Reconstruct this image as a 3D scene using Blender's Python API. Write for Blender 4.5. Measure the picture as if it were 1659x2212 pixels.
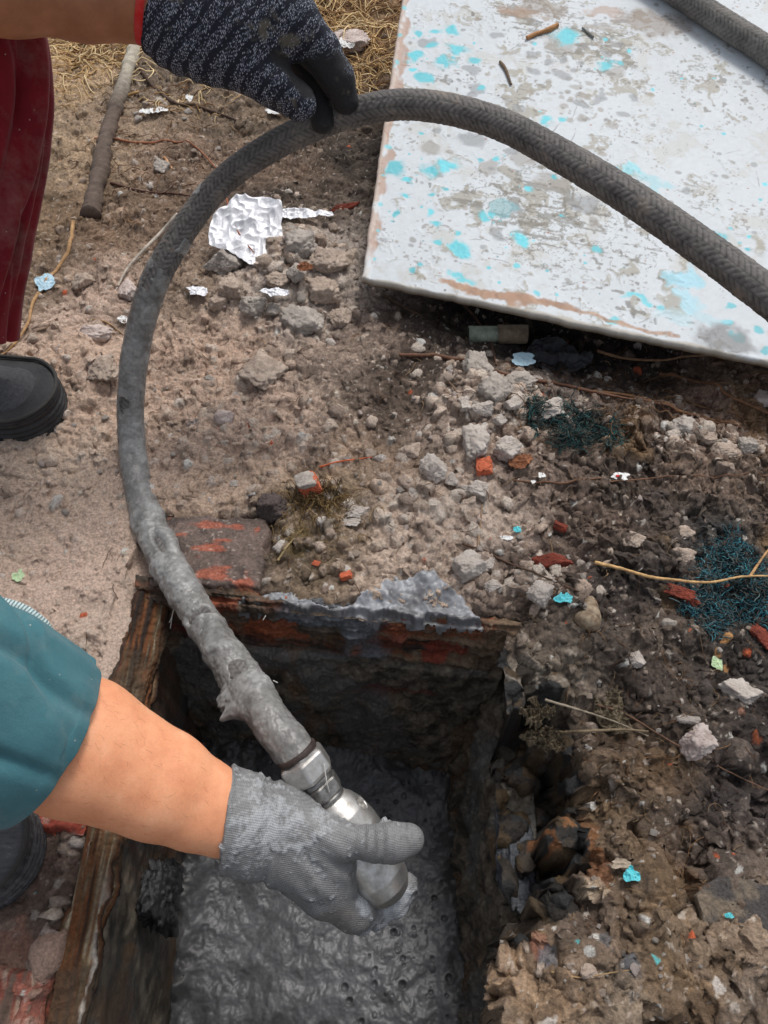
import bpy, math, random
import numpy as np

# ------------------------------------------------------------------ camera, sky, sun, exposure
SC = bpy.context.scene
for o in list(bpy.data.objects):
    bpy.data.objects.remove(o)
HC = 0.68                       # the phone is held 0.68 m above the dirt
TH = math.radians(34.5)         # tilt away from straight down
FOC = 1665.0
CT, ST = math.cos(TH), math.sin(TH)
cam_d = bpy.data.cameras.new('camera')
cam = bpy.data.objects.new('camera', cam_d)
SC.collection.objects.link(cam)
cam.location = (0, 0, HC)
cam.rotation_euler = (TH, 0, 0)
cam_d.sensor_fit = 'HORIZONTAL'
cam_d.angle = 2 * math.atan(829.5 / FOC)
cam_d.clip_start = 0.02
cam_d.clip_end = 200
SC.camera = cam

SUN_EL, SUN_AZ = math.radians(58), math.radians(25)     # azimuth clockwise from +Y
world = bpy.data.worlds.new('World')
SC.world = world
world.use_nodes = True
wn = world.node_tree
for n in list(wn.nodes):
    wn.nodes.remove(n)
w_out = wn.nodes.new('ShaderNodeOutputWorld')
w_bg = wn.nodes.new('ShaderNodeBackground')
w_sky = wn.nodes.new('ShaderNodeTexSky')
w_hsv = wn.nodes.new('ShaderNodeHueSaturation')
w_sky.sky_type = 'NISHITA'
w_sky.sun_disc = False
w_sky.sun_elevation = SUN_EL
w_sky.sun_rotation = SUN_AZ
w_sky.dust_density = 3.0
w_hsv.inputs['Saturation'].default_value = 0.35          # overcast: the cloud layer greys the sky
w_bg.inputs['Strength'].default_value = 0.125
wn.links.new(w_sky.outputs[0], w_hsv.inputs['Color'])
wn.links.new(w_hsv.outputs[0], w_bg.inputs[0])
wn.links.new(w_bg.outputs[0], w_out.inputs[0])
sun_d = bpy.data.lights.new('sun', 'SUN')
sun_d.energy = 1.5
sun_d.angle = math.radians(14)
sun_d.color = (1.0, 0.965, 0.92)
sun = bpy.data.objects.new('sun', sun_d)
SC.collection.objects.link(sun)
sun.rotation_euler = (math.pi / 2 - SUN_EL, 0, -SUN_AZ + math.pi)
sun.rotation_euler = (-(math.pi / 2 - SUN_EL), 0, -SUN_AZ)
SC.view_settings.view_transform = 'Standard'
SC.view_settings.look = 'None'
SC.view_settings.exposure = 0.20
SC.view_settings.gamma = 1.0

# ------------------------------------------------------------------ helpers
RNG = np.random.RandomState(7)

def ray(u, v):
    a = (u - 829.5) / FOC
    b = (1106.0 - v) / FOC
    return np.array([a, b * CT + ST, b * ST - CT])

def Q(u, v, D):
    """point seen at (u, v) at depth D metres"""
    return ray(u, v) * D + np.array([0, 0, HC])

def G(u, v, z=0.0):
    """point seen at (u, v) at height z"""
    d = ray(u, v)
    return d * ((z - HC) / d[2]) + np.array([0, 0, HC])

def Dp(u, v, z=0.0):
    return (z - HC) / ray(u, v)[2]

def S(r, g, b):
    def f(c):
        c = c / 255.0
        return c / 12.92 if c <= 0.04045 else ((c + 0.055) / 1.055) ** 2.4
    return np.array([f(r), f(g), f(b)])

def sm(x, a, b):
    t = np.clip((x - a) / (b - a), 0, 1)
    return t * t * (3 - 2 * t)

def _h(n):
    n = (n ^ 61) ^ (n >> 16)
    n = (n * 9) & 0xFFFFFFFF
    n = n ^ (n >> 4)
    n = (n * 0x27d4eb2d) & 0xFFFFFFFF
    return n ^ (n >> 15)

_TAB = np.random.RandomState(3).rand(65536).astype(np.float32) * 2 - 1

def _lat(ix, iy, iz):
    n = (ix * 73856093) ^ (iy * 19349663) ^ (iz * 83492791)
    n = n & 0xFFFFFFFF
    n = (n ^ (n >> 13)) * 1274126177 & 0xFFFFFFFF
    return _TAB[(n ^ (n >> 16)) & 65535]

def noise3(x, y, z, s=1.0, seed=0):
    x = np.asarray(x, dtype=np.float64) * s + seed * 17.31
    y = np.asarray(y, dtype=np.float64) * s + seed * 5.17
    z = np.asarray(z, dtype=np.float64) * s + seed * 9.73
    ix, iy, iz = np.floor(x), np.floor(y), np.floor(z)
    fx, fy, fz = x - ix, y - iy, z - iz
    ix, iy, iz = ix.astype(np.int64), iy.astype(np.int64), iz.astype(np.int64)
    fx, fy, fz = fx * fx * (3 - 2 * fx), fy * fy * (3 - 2 * fy), fz * fz * (3 - 2 * fz)
    r = 0
    for dx in (0, 1):
        wx = fx if dx else 1 - fx
        for dy in (0, 1):
            wy = fy if dy else 1 - fy
            for dz in (0, 1):
                wz = fz if dz else 1 - fz
                r = r + wx * wy * wz * _lat(ix + dx, iy + dy, iz + dz)
    return r

def noise2(x, y, s=1.0, seed=0):
    x = np.asarray(x, dtype=np.float64) * s + seed * 17.31
    y = np.asarray(y, dtype=np.float64) * s + seed * 5.17
    ix, iy = np.floor(x), np.floor(y)
    fx, fy = x - ix, y - iy
    ix, iy = ix.astype(np.int64), iy.astype(np.int64)
    fx, fy = fx * fx * (3 - 2 * fx), fy * fy * (3 - 2 * fy)
    z = np.int64(seed * 31 + 7)
    return ((1 - fx) * (1 - fy) * _lat(ix, iy, z) + fx * (1 - fy) * _lat(ix + 1, iy, z)
            + (1 - fx) * fy * _lat(ix, iy + 1, z) + fx * fy * _lat(ix + 1, iy + 1, z))

def worley2(x, y, s, seed=0):
    """distance to the nearest cell border and a random value per cell"""
    x = np.asarray(x, dtype=np.float32) * s + seed * 3.7; y = np.asarray(y, dtype=np.float32) * s + seed * 8.1
    ix = np.floor(x).astype(np.int64); iy = np.floor(y).astype(np.int64)
    f1 = np.full(x.shape, 9., dtype=np.float32); f2 = f1.copy(); cr = np.zeros(x.shape, dtype=np.float32)
    for dx in (-1, 0, 1):
        for dy in (-1, 0, 1):
            cx = ix + dx; cy = iy + dy
            px = cx + .5 + .45 * _lat(cx, cy, np.int64(seed * 13 + 1)); py = cy + .5 + .45 * _lat(cx, cy, np.int64(seed * 13 + 2))
            d = np.hypot(px - x, py - y).astype(np.float32)
            nr = d < f1
            f2 = np.where(nr, f1, np.minimum(f2, d))
            cr = np.where(nr, _lat(cx, cy, np.int64(seed * 13 + 3)), cr)
            f1 = np.where(nr, d, f1)
    return f2 - f1, cr

def fbm2(x, y, s, oct=4, seed=0, gain=0.5, ridge=False):
    r, a = 0, 1.0
    for k in range(oct):
        n = noise2(x, y, s, seed + k)
        if ridge:
            n = 1 - 2 * np.abs(n)
        r = r + a * n
        a *= gain
        s *= 2.03
    return r

def fbm3(p, s, oct=3, seed=0, gain=0.5, ridge=False):
    r, a = 0, 1.0
    for k in range(oct):
        n = noise3(p[:, 0], p[:, 1], p[:, 2], s, seed + k)
        if ridge:
            n = 1 - 2 * np.abs(n)
        r = r + a * n
        a *= gain
        s *= 2.03
    return r

def link(o, parent=None):
    SC.collection.objects.link(o)
    if parent is not None:
        o.parent = parent
    return o

def mesh_from(name, V, Fq, mat, parent=None, col=None, uv=None, smooth=True, extra=None):
    """V (n,3), Fq (m,3|4) int array"""
    V = np.ascontiguousarray(V, dtype=np.float32)
    Fq = np.ascontiguousarray(Fq, dtype=np.int32)
    me = bpy.data.meshes.new(name)
    me.vertices.add(len(V))
    me.vertices.foreach_set('co', V.ravel())
    k = Fq.shape[1]
    me.loops.add(Fq.size)
    me.polygons.add(len(Fq))
    me.loops.foreach_set('vertex_index', Fq.ravel())
    me.polygons.foreach_set('loop_start', np.arange(0, Fq.size, k, dtype=np.int32))
    me.polygons.foreach_set('use_smooth', np.full(len(Fq), smooth))
    me.update(calc_edges=True)
    if col is not None:
        at = me.color_attributes.new('Col', 'FLOAT_COLOR', 'POINT')
        c = np.ones((len(V), 4), dtype=np.float32)
        c[:, :col.shape[1]] = col
        at.data.foreach_set('color', c.ravel())
    if uv is not None:
        at = me.attributes.new('Kuv', 'FLOAT_VECTOR', 'POINT')
        c = np.zeros((len(V), 3), dtype=np.float32)
        c[:, :uv.shape[1]] = uv
        at.data.foreach_set('vector', c.ravel())
    if mat is not None:
        me.materials.append(mat)
    o = bpy.data.objects.new(name, me)
    return link(o, parent)

def tag(o, label=None, cat=None, group=None, kind=None):
    if label: o['label'] = label
    if cat: o['category'] = cat
    if group: o['group'] = group
    if kind: o['kind'] = kind
    return o

def empty(name, loc):
    o = bpy.data.objects.new(name, None)
    o.location = loc
    o.empty_display_size = 0.02
    return link(o)

def adopt(child, root):
    """parent keeping the world coordinates of the child's mesh"""
    child.parent = root
    child.location = tuple(-np.array(root.location))
    return child

def grid_faces(nr, nc):
    a = np.arange(nr * nc).reshape(nr, nc)
    return np.stack([a[:-1, :-1], a[:-1, 1:], a[1:, 1:], a[1:, :-1]], -1).reshape(-1, 4)

def grid_normals(P):
    du = np.gradient(P, axis=1)
    dv = np.gradient(P, axis=0)
    n = np.cross(du, dv)
    return n / (np.linalg.norm(n, axis=-1, keepdims=True) + 1e-12)

def catmull(P, per=16):
    P = np.array(P, dtype=float)
    Pp = np.vstack([2 * P[0] - P[1], P, 2 * P[-1] - P[-2]])
    out = []
    for i in range(1, len(Pp) - 2):
        p0, p1, p2, p3 = Pp[i - 1], Pp[i], Pp[i + 1], Pp[i + 2]
        for t in np.linspace(0, 1, per, endpoint=False):
            out.append(0.5 * ((2 * p1) + (-p0 + p2) * t + (2 * p0 - 5 * p1 + 4 * p2 - p3) * t * t + (-p0 + 3 * p1 - 3 * p2 + p3) * t ** 3))
    out.append(P[-1])
    return np.array(out)

def resample(C, step):
    d = np.r_[0, np.cumsum(np.linalg.norm(np.diff(C[:, :3], axis=0), axis=1))]
    n = max(2, int(d[-1] / step))
    s = np.linspace(0, d[-1], n)
    return np.stack([np.interp(s, d, C[:, k]) for k in range(C.shape[1])], 1), s

def frames(C):
    T = np.gradient(C, axis=0)
    T /= np.linalg.norm(T, axis=1, keepdims=True) + 1e-12
    N = np.zeros_like(T)
    ref = np.array([0, 0, 1.0]) if abs(T[0, 2]) < 0.9 else np.array([1.0, 0, 0])
    n = np.cross(T[0], np.cross(ref, T[0]))
    n /= np.linalg.norm(n)
    for i in range(len(T)):
        n = n - T[i] * n.dot(T[i])
        n /= np.linalg.norm(n) + 1e-12
        N[i] = n
    return T, N, np.cross(T, N)

def tube_arrays(C, r, seg=8, cap=True):
    C = np.asarray(C, float)
    r = np.broadcast_to(np.asarray(r, float), (len(C),))
    T, N, B = frames(C)
    a = np.linspace(0, 2 * math.pi, seg, endpoint=False)
    V = C[:, None, :] + r[:, None, None] * (np.cos(a)[None, :, None] * N[:, None, :] + np.sin(a)[None, :, None] * B[:, None, :])
    n = len(C)
    idx = np.arange(n * seg).reshape(n, seg)
    nx = np.roll(idx, -1, axis=1)
    F = np.stack([idx[:-1], nx[:-1], nx[1:], idx[1:]], -1).reshape(-1, 4)
    V = V.reshape(-1, 3)
    if cap:
        k = len(V)
        V = np.vstack([V, C[0] - T[0] * r[0] * 0.2, C[-1] + T[-1] * r[-1] * 0.2])
        f0 = np.stack([nx[0], idx[0], np.full(seg, k), np.full(seg, k)], -1)
        f1 = np.stack([idx[-1], nx[-1], np.full(seg, k + 1), np.full(seg, k + 1)], -1)
        # triangles are stored as quads split: use midpoint duplicates avoided by tri arrays below
        return V, F, np.vstack([f0[:, :3], f1[:, :3]])
    return V, F, np.zeros((0, 3), int)

def q2t(F):
    return np.vstack([F[:, [0, 1, 2]], F[:, [0, 2, 3]]])

def tubes_mesh(name, items, mat, parent=None, seg=6, cols=None):
    """items: list of (points, radius); one triangle mesh"""
    VV, FF, CC = [], [], []
    off = 0
    for k, (C, r) in enumerate(items):
        V, F, T = tube_arrays(C, r, seg)
        VV.append(V)
        FF.append(np.vstack([q2t(F), T]) + off)
        if cols is not None:
            CC.append(np.tile(cols[k], (len(V), 1)))
        off += len(V)
    return mesh_from(name, np.vstack(VV), np.vstack(FF), mat, parent, col=np.vstack(CC) if cols is not None else None)

# ---- signed distance modelling for hands, boots, arms and fittings
def cap(P, a, b, ra, rb, flat=None):
    a = np.asarray(a, float); b = np.asarray(b, float)
    ab = b - a
    t = np.clip(((P - a) @ ab) / (ab @ ab + 1e-12), 0, 1)
    d = P - a - t[..., None] * ab
    if flat is not None:
        ax, k = flat
        c = d @ ax
        d = d + (k - 1) * c[..., None] * ax
    return np.linalg.norm(d, axis=-1) - (ra + (rb - ra) * t)

def smin(a, b, k):
    h = np.maximum(k - np.abs(a - b), 0) / k
    return np.minimum(a, b) - h * h * k * 0.25

def nets(sdf, lo, hi, h):
    lo = np.array(lo, float); hi = np.array(hi, float)
    n = np.ceil((hi - lo) / h).astype(int) + 1
    g = np.stack(np.meshgrid(*[lo[i] + h * np.arange(n[i]) for i in range(3)], indexing='ij'), -1)
    Fv = sdf(g.reshape(-1, 3)).reshape(n)
    ins = Fv < 0
    m = np.zeros(n - 1, int)
    for dx in (0, 1):
        for dy in (0, 1):
            for dz in (0, 1):
                m += ins[dx:n[0] - 1 + dx, dy:n[1] - 1 + dy, dz:n[2] - 1 + dz]
    act = (m > 0) & (m < 8)
    cells = np.argwhere(act)
    vid = -np.ones(n - 1, int)
    vid[act] = np.arange(len(cells))
    acc = np.zeros((len(cells), 3)); cnt = np.zeros(len(cells))
    cor = [(0, 0, 0), (1, 0, 0), (0, 1, 0), (1, 1, 0), (0, 0, 1), (1, 0, 1), (0, 1, 1), (1, 1, 1)]
    for i in range(8):
        for j in range(i + 1, 8):
            if sum(abs(cor[i][k] - cor[j][k]) for k in range(3)) != 1:
                continue
            ci = cells + cor[i]; cj = cells + cor[j]
            fi = Fv[ci[:, 0], ci[:, 1], ci[:, 2]]; fj = Fv[cj[:, 0], cj[:, 1], cj[:, 2]]
            x = (fi < 0) != (fj < 0)
            t = np.where(x, fi / np.where(x, fi - fj, 1), 0)
            p = ci + t[:, None] * (cj - ci)
            acc[x] += p[x]; cnt[x] += 1
    V = lo + h * acc / cnt[:, None]
    quads = []
    for ax in range(3):
        o1, o2 = [(1, 2), (2, 0), (0, 1)][ax]
        sl0 = [slice(None)] * 3; sl1 = [slice(None)] * 3
        sl0[ax] = slice(0, -1); sl1[ax] = slice(1, None)
        ch = ins[tuple(sl0)] != ins[tuple(sl1)]
        e = np.argwhere(ch)
        ok = (e[:, o1] > 0) & (e[:, o2] > 0) & (e[:, o1] < n[o1] - 1) & (e[:, o2] < n[o2] - 1)
        e = e[ok]
        inside0 = ins[e[:, 0], e[:, 1], e[:, 2]]
        c = []
        for (a_, b_) in ((0, 0), (-1, 0), (-1, -1), (0, -1)):
            q = e.copy(); q[:, o1] += a_; q[:, o2] += b_
            c.append(vid[q[:, 0], q[:, 1], q[:, 2]])
        c = np.stack(c, 1)
        c[~inside0] = c[~inside0][:, ::-1]
        quads.append(c)
    Fq = np.vstack(quads)
    # two Newton steps onto the surface
    e = h * 0.25
    for _ in range(2):
        f = sdf(V)
        gr = np.stack([sdf(V + np.eye(3)[k] * e) - f for k in range(3)], 1) / e
        V = V - gr * (f / (np.sum(gr * gr, 1) + 1e-9))[:, None]
    nrm = gr / (np.linalg.norm(gr, axis=1, keepdims=True) + 1e-9)
    return V, Fq, nrm

# ------------------------------------------------------------------ materials
def mat_new(name, base=(0.5, 0.5, 0.5), rough=0.8, metal=0.0, spec=0.5):
    m = bpy.data.materials.new(name)
    m.use_nodes = True
    b = m.node_tree.nodes['Principled BSDF']
    b.inputs['Base Color'].default_value = (*[float(c) for c in base], 1)
    b.inputs['Roughness'].default_value = rough
    b.inputs['Metallic'].default_value = metal
    b.inputs['Specular IOR Level'].default_value = spec
    return m, m.node_tree, b

def nd(nt, t, **kw):
    n = nt.nodes.new(t)
    for k, v in kw.items():
        if k in n.inputs.keys():
            n.inputs[k].default_value = v
        else:
            setattr(n, k, v)
    return n

def objco(nt, scale=(1, 1, 1), attr=None):
    if attr:
        a = nd(nt, 'ShaderNodeAttribute', attribute_name=attr)
        src = a.outputs['Vector']
    else:
        a = nd(nt, 'ShaderNodeTexCoord')
        src = a.outputs['Object']
    mp = nd(nt, 'ShaderNodeMapping')
    mp.inputs['Scale'].default_value = scale
    nt.links.new(src, mp.inputs['Vector'])
    return mp.outputs[0]

def tnoise(nt, vec, scale, detail=4, rough=0.6):
    n = nd(nt, 'ShaderNodeTexNoise')
    n.inputs['Scale'].default_value = scale
    n.inputs['Detail'].default_value = detail
    n.inputs['Roughness'].default_value = rough
    nt.links.new(vec, n.inputs['Vector'])
    return n.outputs['Fac']

def ramp(nt, fac, stops, interp='LINEAR'):
    r = nd(nt, 'ShaderNodeValToRGB')
    r.color_ramp.interpolation = interp
    el = r.color_ramp.elements
    while len(el) < len(stops):
        el.new(0.5)
    for e, (p, c) in zip(el, stops):
        e.position = p
        e.color = (*[float(x) for x in c], 1) if hasattr(c, '__len__') else (c, c, c, 1)
    nt.links.new(fac, r.inputs[0])
    return r.outputs[0]

def mix(nt, a, b, fac, mode='MIX'):
    m = nd(nt, 'ShaderNodeMix', data_type='RGBA', blend_type=mode)
    for sock, val in ((6, a), (7, b), (0, fac)):
        if hasattr(val, 'is_linked') or isinstance(val, bpy.types.NodeSocket):
            nt.links.new(val, m.inputs[sock])
        elif sock == 0:
            m.inputs[0].default_value = val
        else:
            m.inputs[sock].default_value = (*[float(x) for x in val], 1)
    return m.outputs[2]

def bump(nt, bs, h, strength=0.5, dist=0.001, prev=None):
    b = nd(nt, 'ShaderNodeBump')
    b.inputs['Strength'].default_value = strength
    b.inputs['Distance'].default_value = dist
    nt.links.new(h, b.inputs['Height'])
    if prev is not None:
        nt.links.new(prev, b.inputs['Normal'])
    nt.links.new(b.outputs[0], bs.inputs['Normal'])
    return b.outputs[0]

def vcol_mat(name, rough=0.9, var=(0.72, 1.25), nscale=420, bs=0.5, bd=0.0012, spec=0.4, wet=False, fine=1300):
    """vertex colour times fine grain; Col alpha, when wet, lowers the roughness"""
    m, nt, b = mat_new(name, rough=rough, spec=spec)
    at = nd(nt, 'ShaderNodeAttribute', attribute_name='Col')
    co = objco(nt)
    n1 = tnoise(nt, co, nscale, 6, 0.7)
    g = ramp(nt, n1, [(0.3, var[0]), (0.7, var[1])])
    nt.links.new(mix(nt, at.outputs['Color'], g, 1.0, 'MULTIPLY'), b.inputs['Base Color'])
    n2 = tnoise(nt, co, fine, 3, 0.6)
    p = bump(nt, b, n1, bs, bd)
    bump(nt, b, n2, bs * 0.6, bd * 0.4, p)
    if wet:
        mr = nd(nt, 'ShaderNodeMapRange')
        mr.inputs['From Min'].default_value = 0; mr.inputs['From Max'].default_value = 1
        mr.inputs['To Min'].default_value = 0.22; mr.inputs['To Max'].default_value = rough
        nt.links.new(at.outputs['Alpha'], mr.inputs['Value'])
        nt.links.new(mr.outputs[0], b.inputs['Roughness'])
    return m

def noise_mat(name, c1, c2, scale=60, rough=0.85, bs=0.5, bd=0.002, c3=None, spec=0.4, metal=0.0, stretch=(1, 1, 1), detail=6):
    m, nt, b = mat_new(name, rough=rough, spec=spec, metal=metal)
    co = objco(nt, stretch)
    n1 = tnoise(nt, co, scale, detail, 0.65)
    st = [(0.32, c1), (0.62, c2)]
    if c3 is not None:
        st.append((0.75, c3))
    nt.links.new(ramp(nt, n1, st), b.inputs['Base Color'])
    n2 = tnoise(nt, co, scale * 5, 5, 0.7)
    bump(nt, b, n2, bs, bd)
    return m

M = {}
M['ground'] = vcol_mat('dirt', wet=True, bs=0.9, bd=0.0030, var=(.52, 1.42), nscale=380)
M['wall'] = vcol_mat('wet_masonry', rough=0.75, wet=True, bs=0.9, bd=0.0028, nscale=300, var=(.55, 1.4))
M['slurry'] = vcol_mat('wet_cement', rough=0.45, var=(0.8, 1.2), nscale=250, bs=0.25, bd=0.0012, spec=0.6, fine=700)
M['board'] = vcol_mat('painted_panel', rough=0.55, var=(0.93, 1.05), nscale=120, bs=0.12, bd=0.0008)
M['vc'] = vcol_mat('coloured_fibre', rough=0.8, bs=0.3, bd=0.0005)
M['stone_pale'] = noise_mat('pale_rubble', S(168, 156, 146), S(205, 196, 187), 55, c3=S(150, 136, 124), bs=0.9, bd=0.0022)
M['stone_grey'] = noise_mat('grey_rubble', S(146, 138, 130), S(190, 180, 170), 70, c3=S(160, 148, 138), bs=0.9, bd=0.0022)
M['stone_tan'] = noise_mat('tan_rubble', S(152, 134, 120), S(196, 178, 162), 80, c3=S(172, 152, 138), bs=0.9, bd=0.0022)
M['stone_pink'] = noise_mat('pinkish_rubble', S(175, 155, 146), S(214, 200, 192), 60, c3=S(190, 165, 152), bs=0.9, bd=0.0022)
M['stone_dark'] = noise_mat('dark_rubble', S(62, 54, 52), S(96, 84, 80), 80, bs=0.8, bd=0.002)
M['brick'] = noise_mat('red_brick', S(92, 44, 34), S(146, 68, 50), 110, c3=S(84, 62, 54), bs=0.8, bd=0.002)
M['brick_orange'] = noise_mat('orange_brick', S(186, 92, 62), S(216, 118, 84), 110, c3=S(170, 130, 108), bs=0.7, bd=0.002)

# ------------------------------------------------------------------ ground: one sheet, fine round the pit, coarse to the horizon
def steps(a, b, s0, s1):
    out = [a]
    while out[-1] < b:
        f = (out[-1] - a) / (b - a)
        out.append(out[-1] + s0 + (s1 - s0) * f)
    return np.array(out)
xd = np.arange(-0.82, 0.82, 0.00135)
yd = steps(-0.16, 1.75, 0.0011, 0.0027)
far = np.array([0.03, 0.08, 0.16, 0.3, 0.55, 1, 1.8, 3.2, 6, 11, 20, 36])
xs = np.r_[xd[0] - far[::-1], xd, xd[-1] + far]
ys = np.r_[yd[0] - far[::-1], yd, yd[-1] + far]
XX, YY = np.meshgrid(xs, ys)
DD = (HC) / (CT - 0 * YY) if False else np.maximum(0.5, (HC * CT + YY * ST))    # camera-axis depth of ground points

def blob(u, v, r, amp, asp=1.0, z=0.0):
    c = G(u, v, z)
    R = r * Dp(u, v) / FOC
    wx = XX - c[0]; wy = (YY - c[1]) * asp
    return amp * np.exp(-(wx * wx + wy * wy) / (R * R))

H = 0.010 * fbm2(XX, YY, 5, 3, 1) + 0.0045 * fbm2(XX, YY, 22, 3, 11)
for (u, v, r, a) in [(650, 590, 110, .030), (600, 500, 90, .02), (1200, 690, 170, -.045), (1450, 760, 120, -.035), (1000, 640, 100, -.02),
                     (1050, 860, 110, .018), (930, 1140, 130, .012), (1400, 1230, 120, .012), (1300, 1530, 90, -.030), (1480, 1470, 70, -.018),
                     (1400, 2080, 150, .030), (1250, 2150, 120, .022), (1580, 2050, 100, .03), (1380, 1900, 80, .012), (1490, 1950, 60, -.02), (1330, 1660, 80, .018),
                     (180, 780, 120, .012), (220, 800, 50, .014), (130, 640, 60, -.012), (690, 1130, 60, .014), (1600, 1650, 90, -.012), (1210, 1320, 60, .014),
                     (860, 880, 120, -.012), (180, 1320, 60, -.006)]:
    H += blob(u, v, r, a)

# the dug-away side and the pit outline
def xb_of(y):      # left edge of the standing earth
    return np.interp(y, [-.2, .0, .03, .052, .075, .10, .119, .16, .20, .2566, .285, .31, .34], [.072, .076, .082, .092, .125, .150, .160, .166, .172, .176, .150, .118, .06])
def xr_of(y):      # right edge of the hole in the sheet
    return np.interp(y, [-.2, .045, .085, .30, .34], [.074, .078, .108, .112, .125])
def yb_of(x):
    return np.interp(x, [-.26, .13], [.3685, .328])
edge_n = 0.006 * fbm2(XX, YY, 30, 3, 21) + 0.003 * fbm2(XX, YY, 110, 2, 25)
xb = xb_of(YY) + edge_n
near_pit = (YY < .345) & (YY > -.4) & (XX > .04) & (XX < .30)
inn = sm(xb + .006 * fbm2(XX, YY, 60, 3, 27) - XX, -0.014, 0.026) * near_pit
ledge = -0.125 + 0.016 * fbm2(XX, YY, 35, 4, 31, .6) + .010 * fbm2(XX, YY, 70, 3, 33, .5, True) - 0.10 * np.exp(-((XX - .160) / .013) ** 2) * sm(YY, .09, .12) * (1 - sm(YY, .20, .235)) \
        + 0.045 * sm(YY, .22, .32) + 0.02 * sm(-YY, -.10, -.05)
slope_b = sm(YY, .255, .335)
H = np.where(near_pit, H * (1 - inn) + (ledge * (1 - slope_b) + (-0.05) * slope_b) * inn, H)
rag = (1 - np.abs((xb - XX) / .02).clip(0, 1)) * near_pit
H += rag * 0.008 * fbm2(XX, YY, 90, 3, 41)
# ridged crusty relief on the moist right-hand soil
rgt = sm(XX, .08, .2) * (1 - sm(YY, .62, .75)) * (1 - inn)
H += rgt * (0.0085 * fbm2(XX, YY, 18, 6, 51, .58, True) - .005 + .0022 * fbm2(XX, YY, 120, 3, 55, .6))
mid = (1 - rgt) * (1 - inn)
flat_l = blob(150, 1230, 190, 1.0) + blob(250, 1080, 90, .6)
H += mid * (1 - .75 * flat_l.clip(0, 1)) * 0.0040 * fbm2(XX, YY, 60, 4, 61, .62)
H += 0.0008 * fbm2(XX, YY, 330, 3, 71, .6)
# cracked, broken clods: fissures between cells and a little step from clod to clod
_wx = XX + .006 * fbm2(XX, YY, 40, 3, 191); _wy = YY + .006 * fbm2(XX, YY, 40, 3, 195)
_calm = 1 - .8 * flat_l.clip(0, 1)
for (sc, dep, stp, sd) in [(38, .0050, .0034, 1), (95, .0024, .0016, 2), (230, .0009, .0007, 3)]:
    bd_, cr_ = worley2(_wx, _wy, sc, sd)
    pres = sm(fbm2(XX, YY, 9, 2, 197 + sd), -.35, .25) * (1 - inn) * (_calm if sc < 200 else 1) * (.42 + .58 * rgt)
    H += pres * (-dep * (1 - sm(bd_, .0, .22)) + stp * cr_)
del _wx, _wy
# the masonry rim sits level with z=0: pull the dirt down around it
rim = np.maximum(sm(XX, -.262, -.250) * (XX < -.2) * (YY < .37), 0) * (YY > -.2)
H = H * (1 - rim) + (-0.012) * rim
bk = sm(YY - yb_of(XX), .022, .008) * (XX > -.27) * (XX < .13) * (YY < .5) * (YY > .25)
H = H * (1 - bk) + (-0.006) * bk
cop = sm(XX, -.262, -.252) * (1 - sm(XX, -.128, -.112)) * sm(YY, .34, .36) * (1 - sm(YY, .452, .468))
H = H * (1 - cop) - 0.012 * cop
ll = (1 - sm(XX, -.275, -.262)) * sm(XX, -.36, -.34) * (1 - sm(YY, .135, .15)) * sm(YY, -.3, -.2)
H = H * (1 - ll) + (-.004 + .25 * H) * ll

# soil colour points with local shade painted in, darkest under the board: (u, v, r, g, b)
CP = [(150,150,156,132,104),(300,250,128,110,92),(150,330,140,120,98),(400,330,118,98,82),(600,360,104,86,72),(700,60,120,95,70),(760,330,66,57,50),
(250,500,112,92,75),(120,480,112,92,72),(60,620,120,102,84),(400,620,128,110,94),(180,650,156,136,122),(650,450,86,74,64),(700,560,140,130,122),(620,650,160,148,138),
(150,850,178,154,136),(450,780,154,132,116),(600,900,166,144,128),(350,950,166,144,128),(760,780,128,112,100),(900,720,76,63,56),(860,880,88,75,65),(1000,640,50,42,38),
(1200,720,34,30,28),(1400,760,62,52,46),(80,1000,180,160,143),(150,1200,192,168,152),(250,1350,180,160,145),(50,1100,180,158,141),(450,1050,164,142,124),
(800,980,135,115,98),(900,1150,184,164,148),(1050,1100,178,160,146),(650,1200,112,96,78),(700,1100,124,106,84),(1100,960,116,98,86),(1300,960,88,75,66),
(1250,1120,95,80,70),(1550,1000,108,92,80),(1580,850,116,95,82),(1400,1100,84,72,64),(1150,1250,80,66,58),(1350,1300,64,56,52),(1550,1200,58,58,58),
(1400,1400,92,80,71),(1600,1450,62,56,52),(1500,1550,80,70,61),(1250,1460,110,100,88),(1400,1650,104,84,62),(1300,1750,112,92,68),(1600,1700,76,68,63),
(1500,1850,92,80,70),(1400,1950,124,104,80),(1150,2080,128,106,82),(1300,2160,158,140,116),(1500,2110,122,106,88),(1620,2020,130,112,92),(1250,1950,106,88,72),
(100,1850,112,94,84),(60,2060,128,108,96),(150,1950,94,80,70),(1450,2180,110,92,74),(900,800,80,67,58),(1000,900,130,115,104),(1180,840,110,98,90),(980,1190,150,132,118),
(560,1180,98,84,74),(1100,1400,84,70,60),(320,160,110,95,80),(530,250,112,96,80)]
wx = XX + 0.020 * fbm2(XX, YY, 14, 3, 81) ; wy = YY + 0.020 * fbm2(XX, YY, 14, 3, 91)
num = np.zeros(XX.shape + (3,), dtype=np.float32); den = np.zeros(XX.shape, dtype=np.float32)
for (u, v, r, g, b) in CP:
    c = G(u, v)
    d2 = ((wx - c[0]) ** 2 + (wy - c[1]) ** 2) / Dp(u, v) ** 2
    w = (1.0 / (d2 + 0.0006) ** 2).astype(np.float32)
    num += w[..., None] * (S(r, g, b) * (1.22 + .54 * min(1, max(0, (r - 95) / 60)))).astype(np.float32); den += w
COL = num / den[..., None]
del num, den
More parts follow.
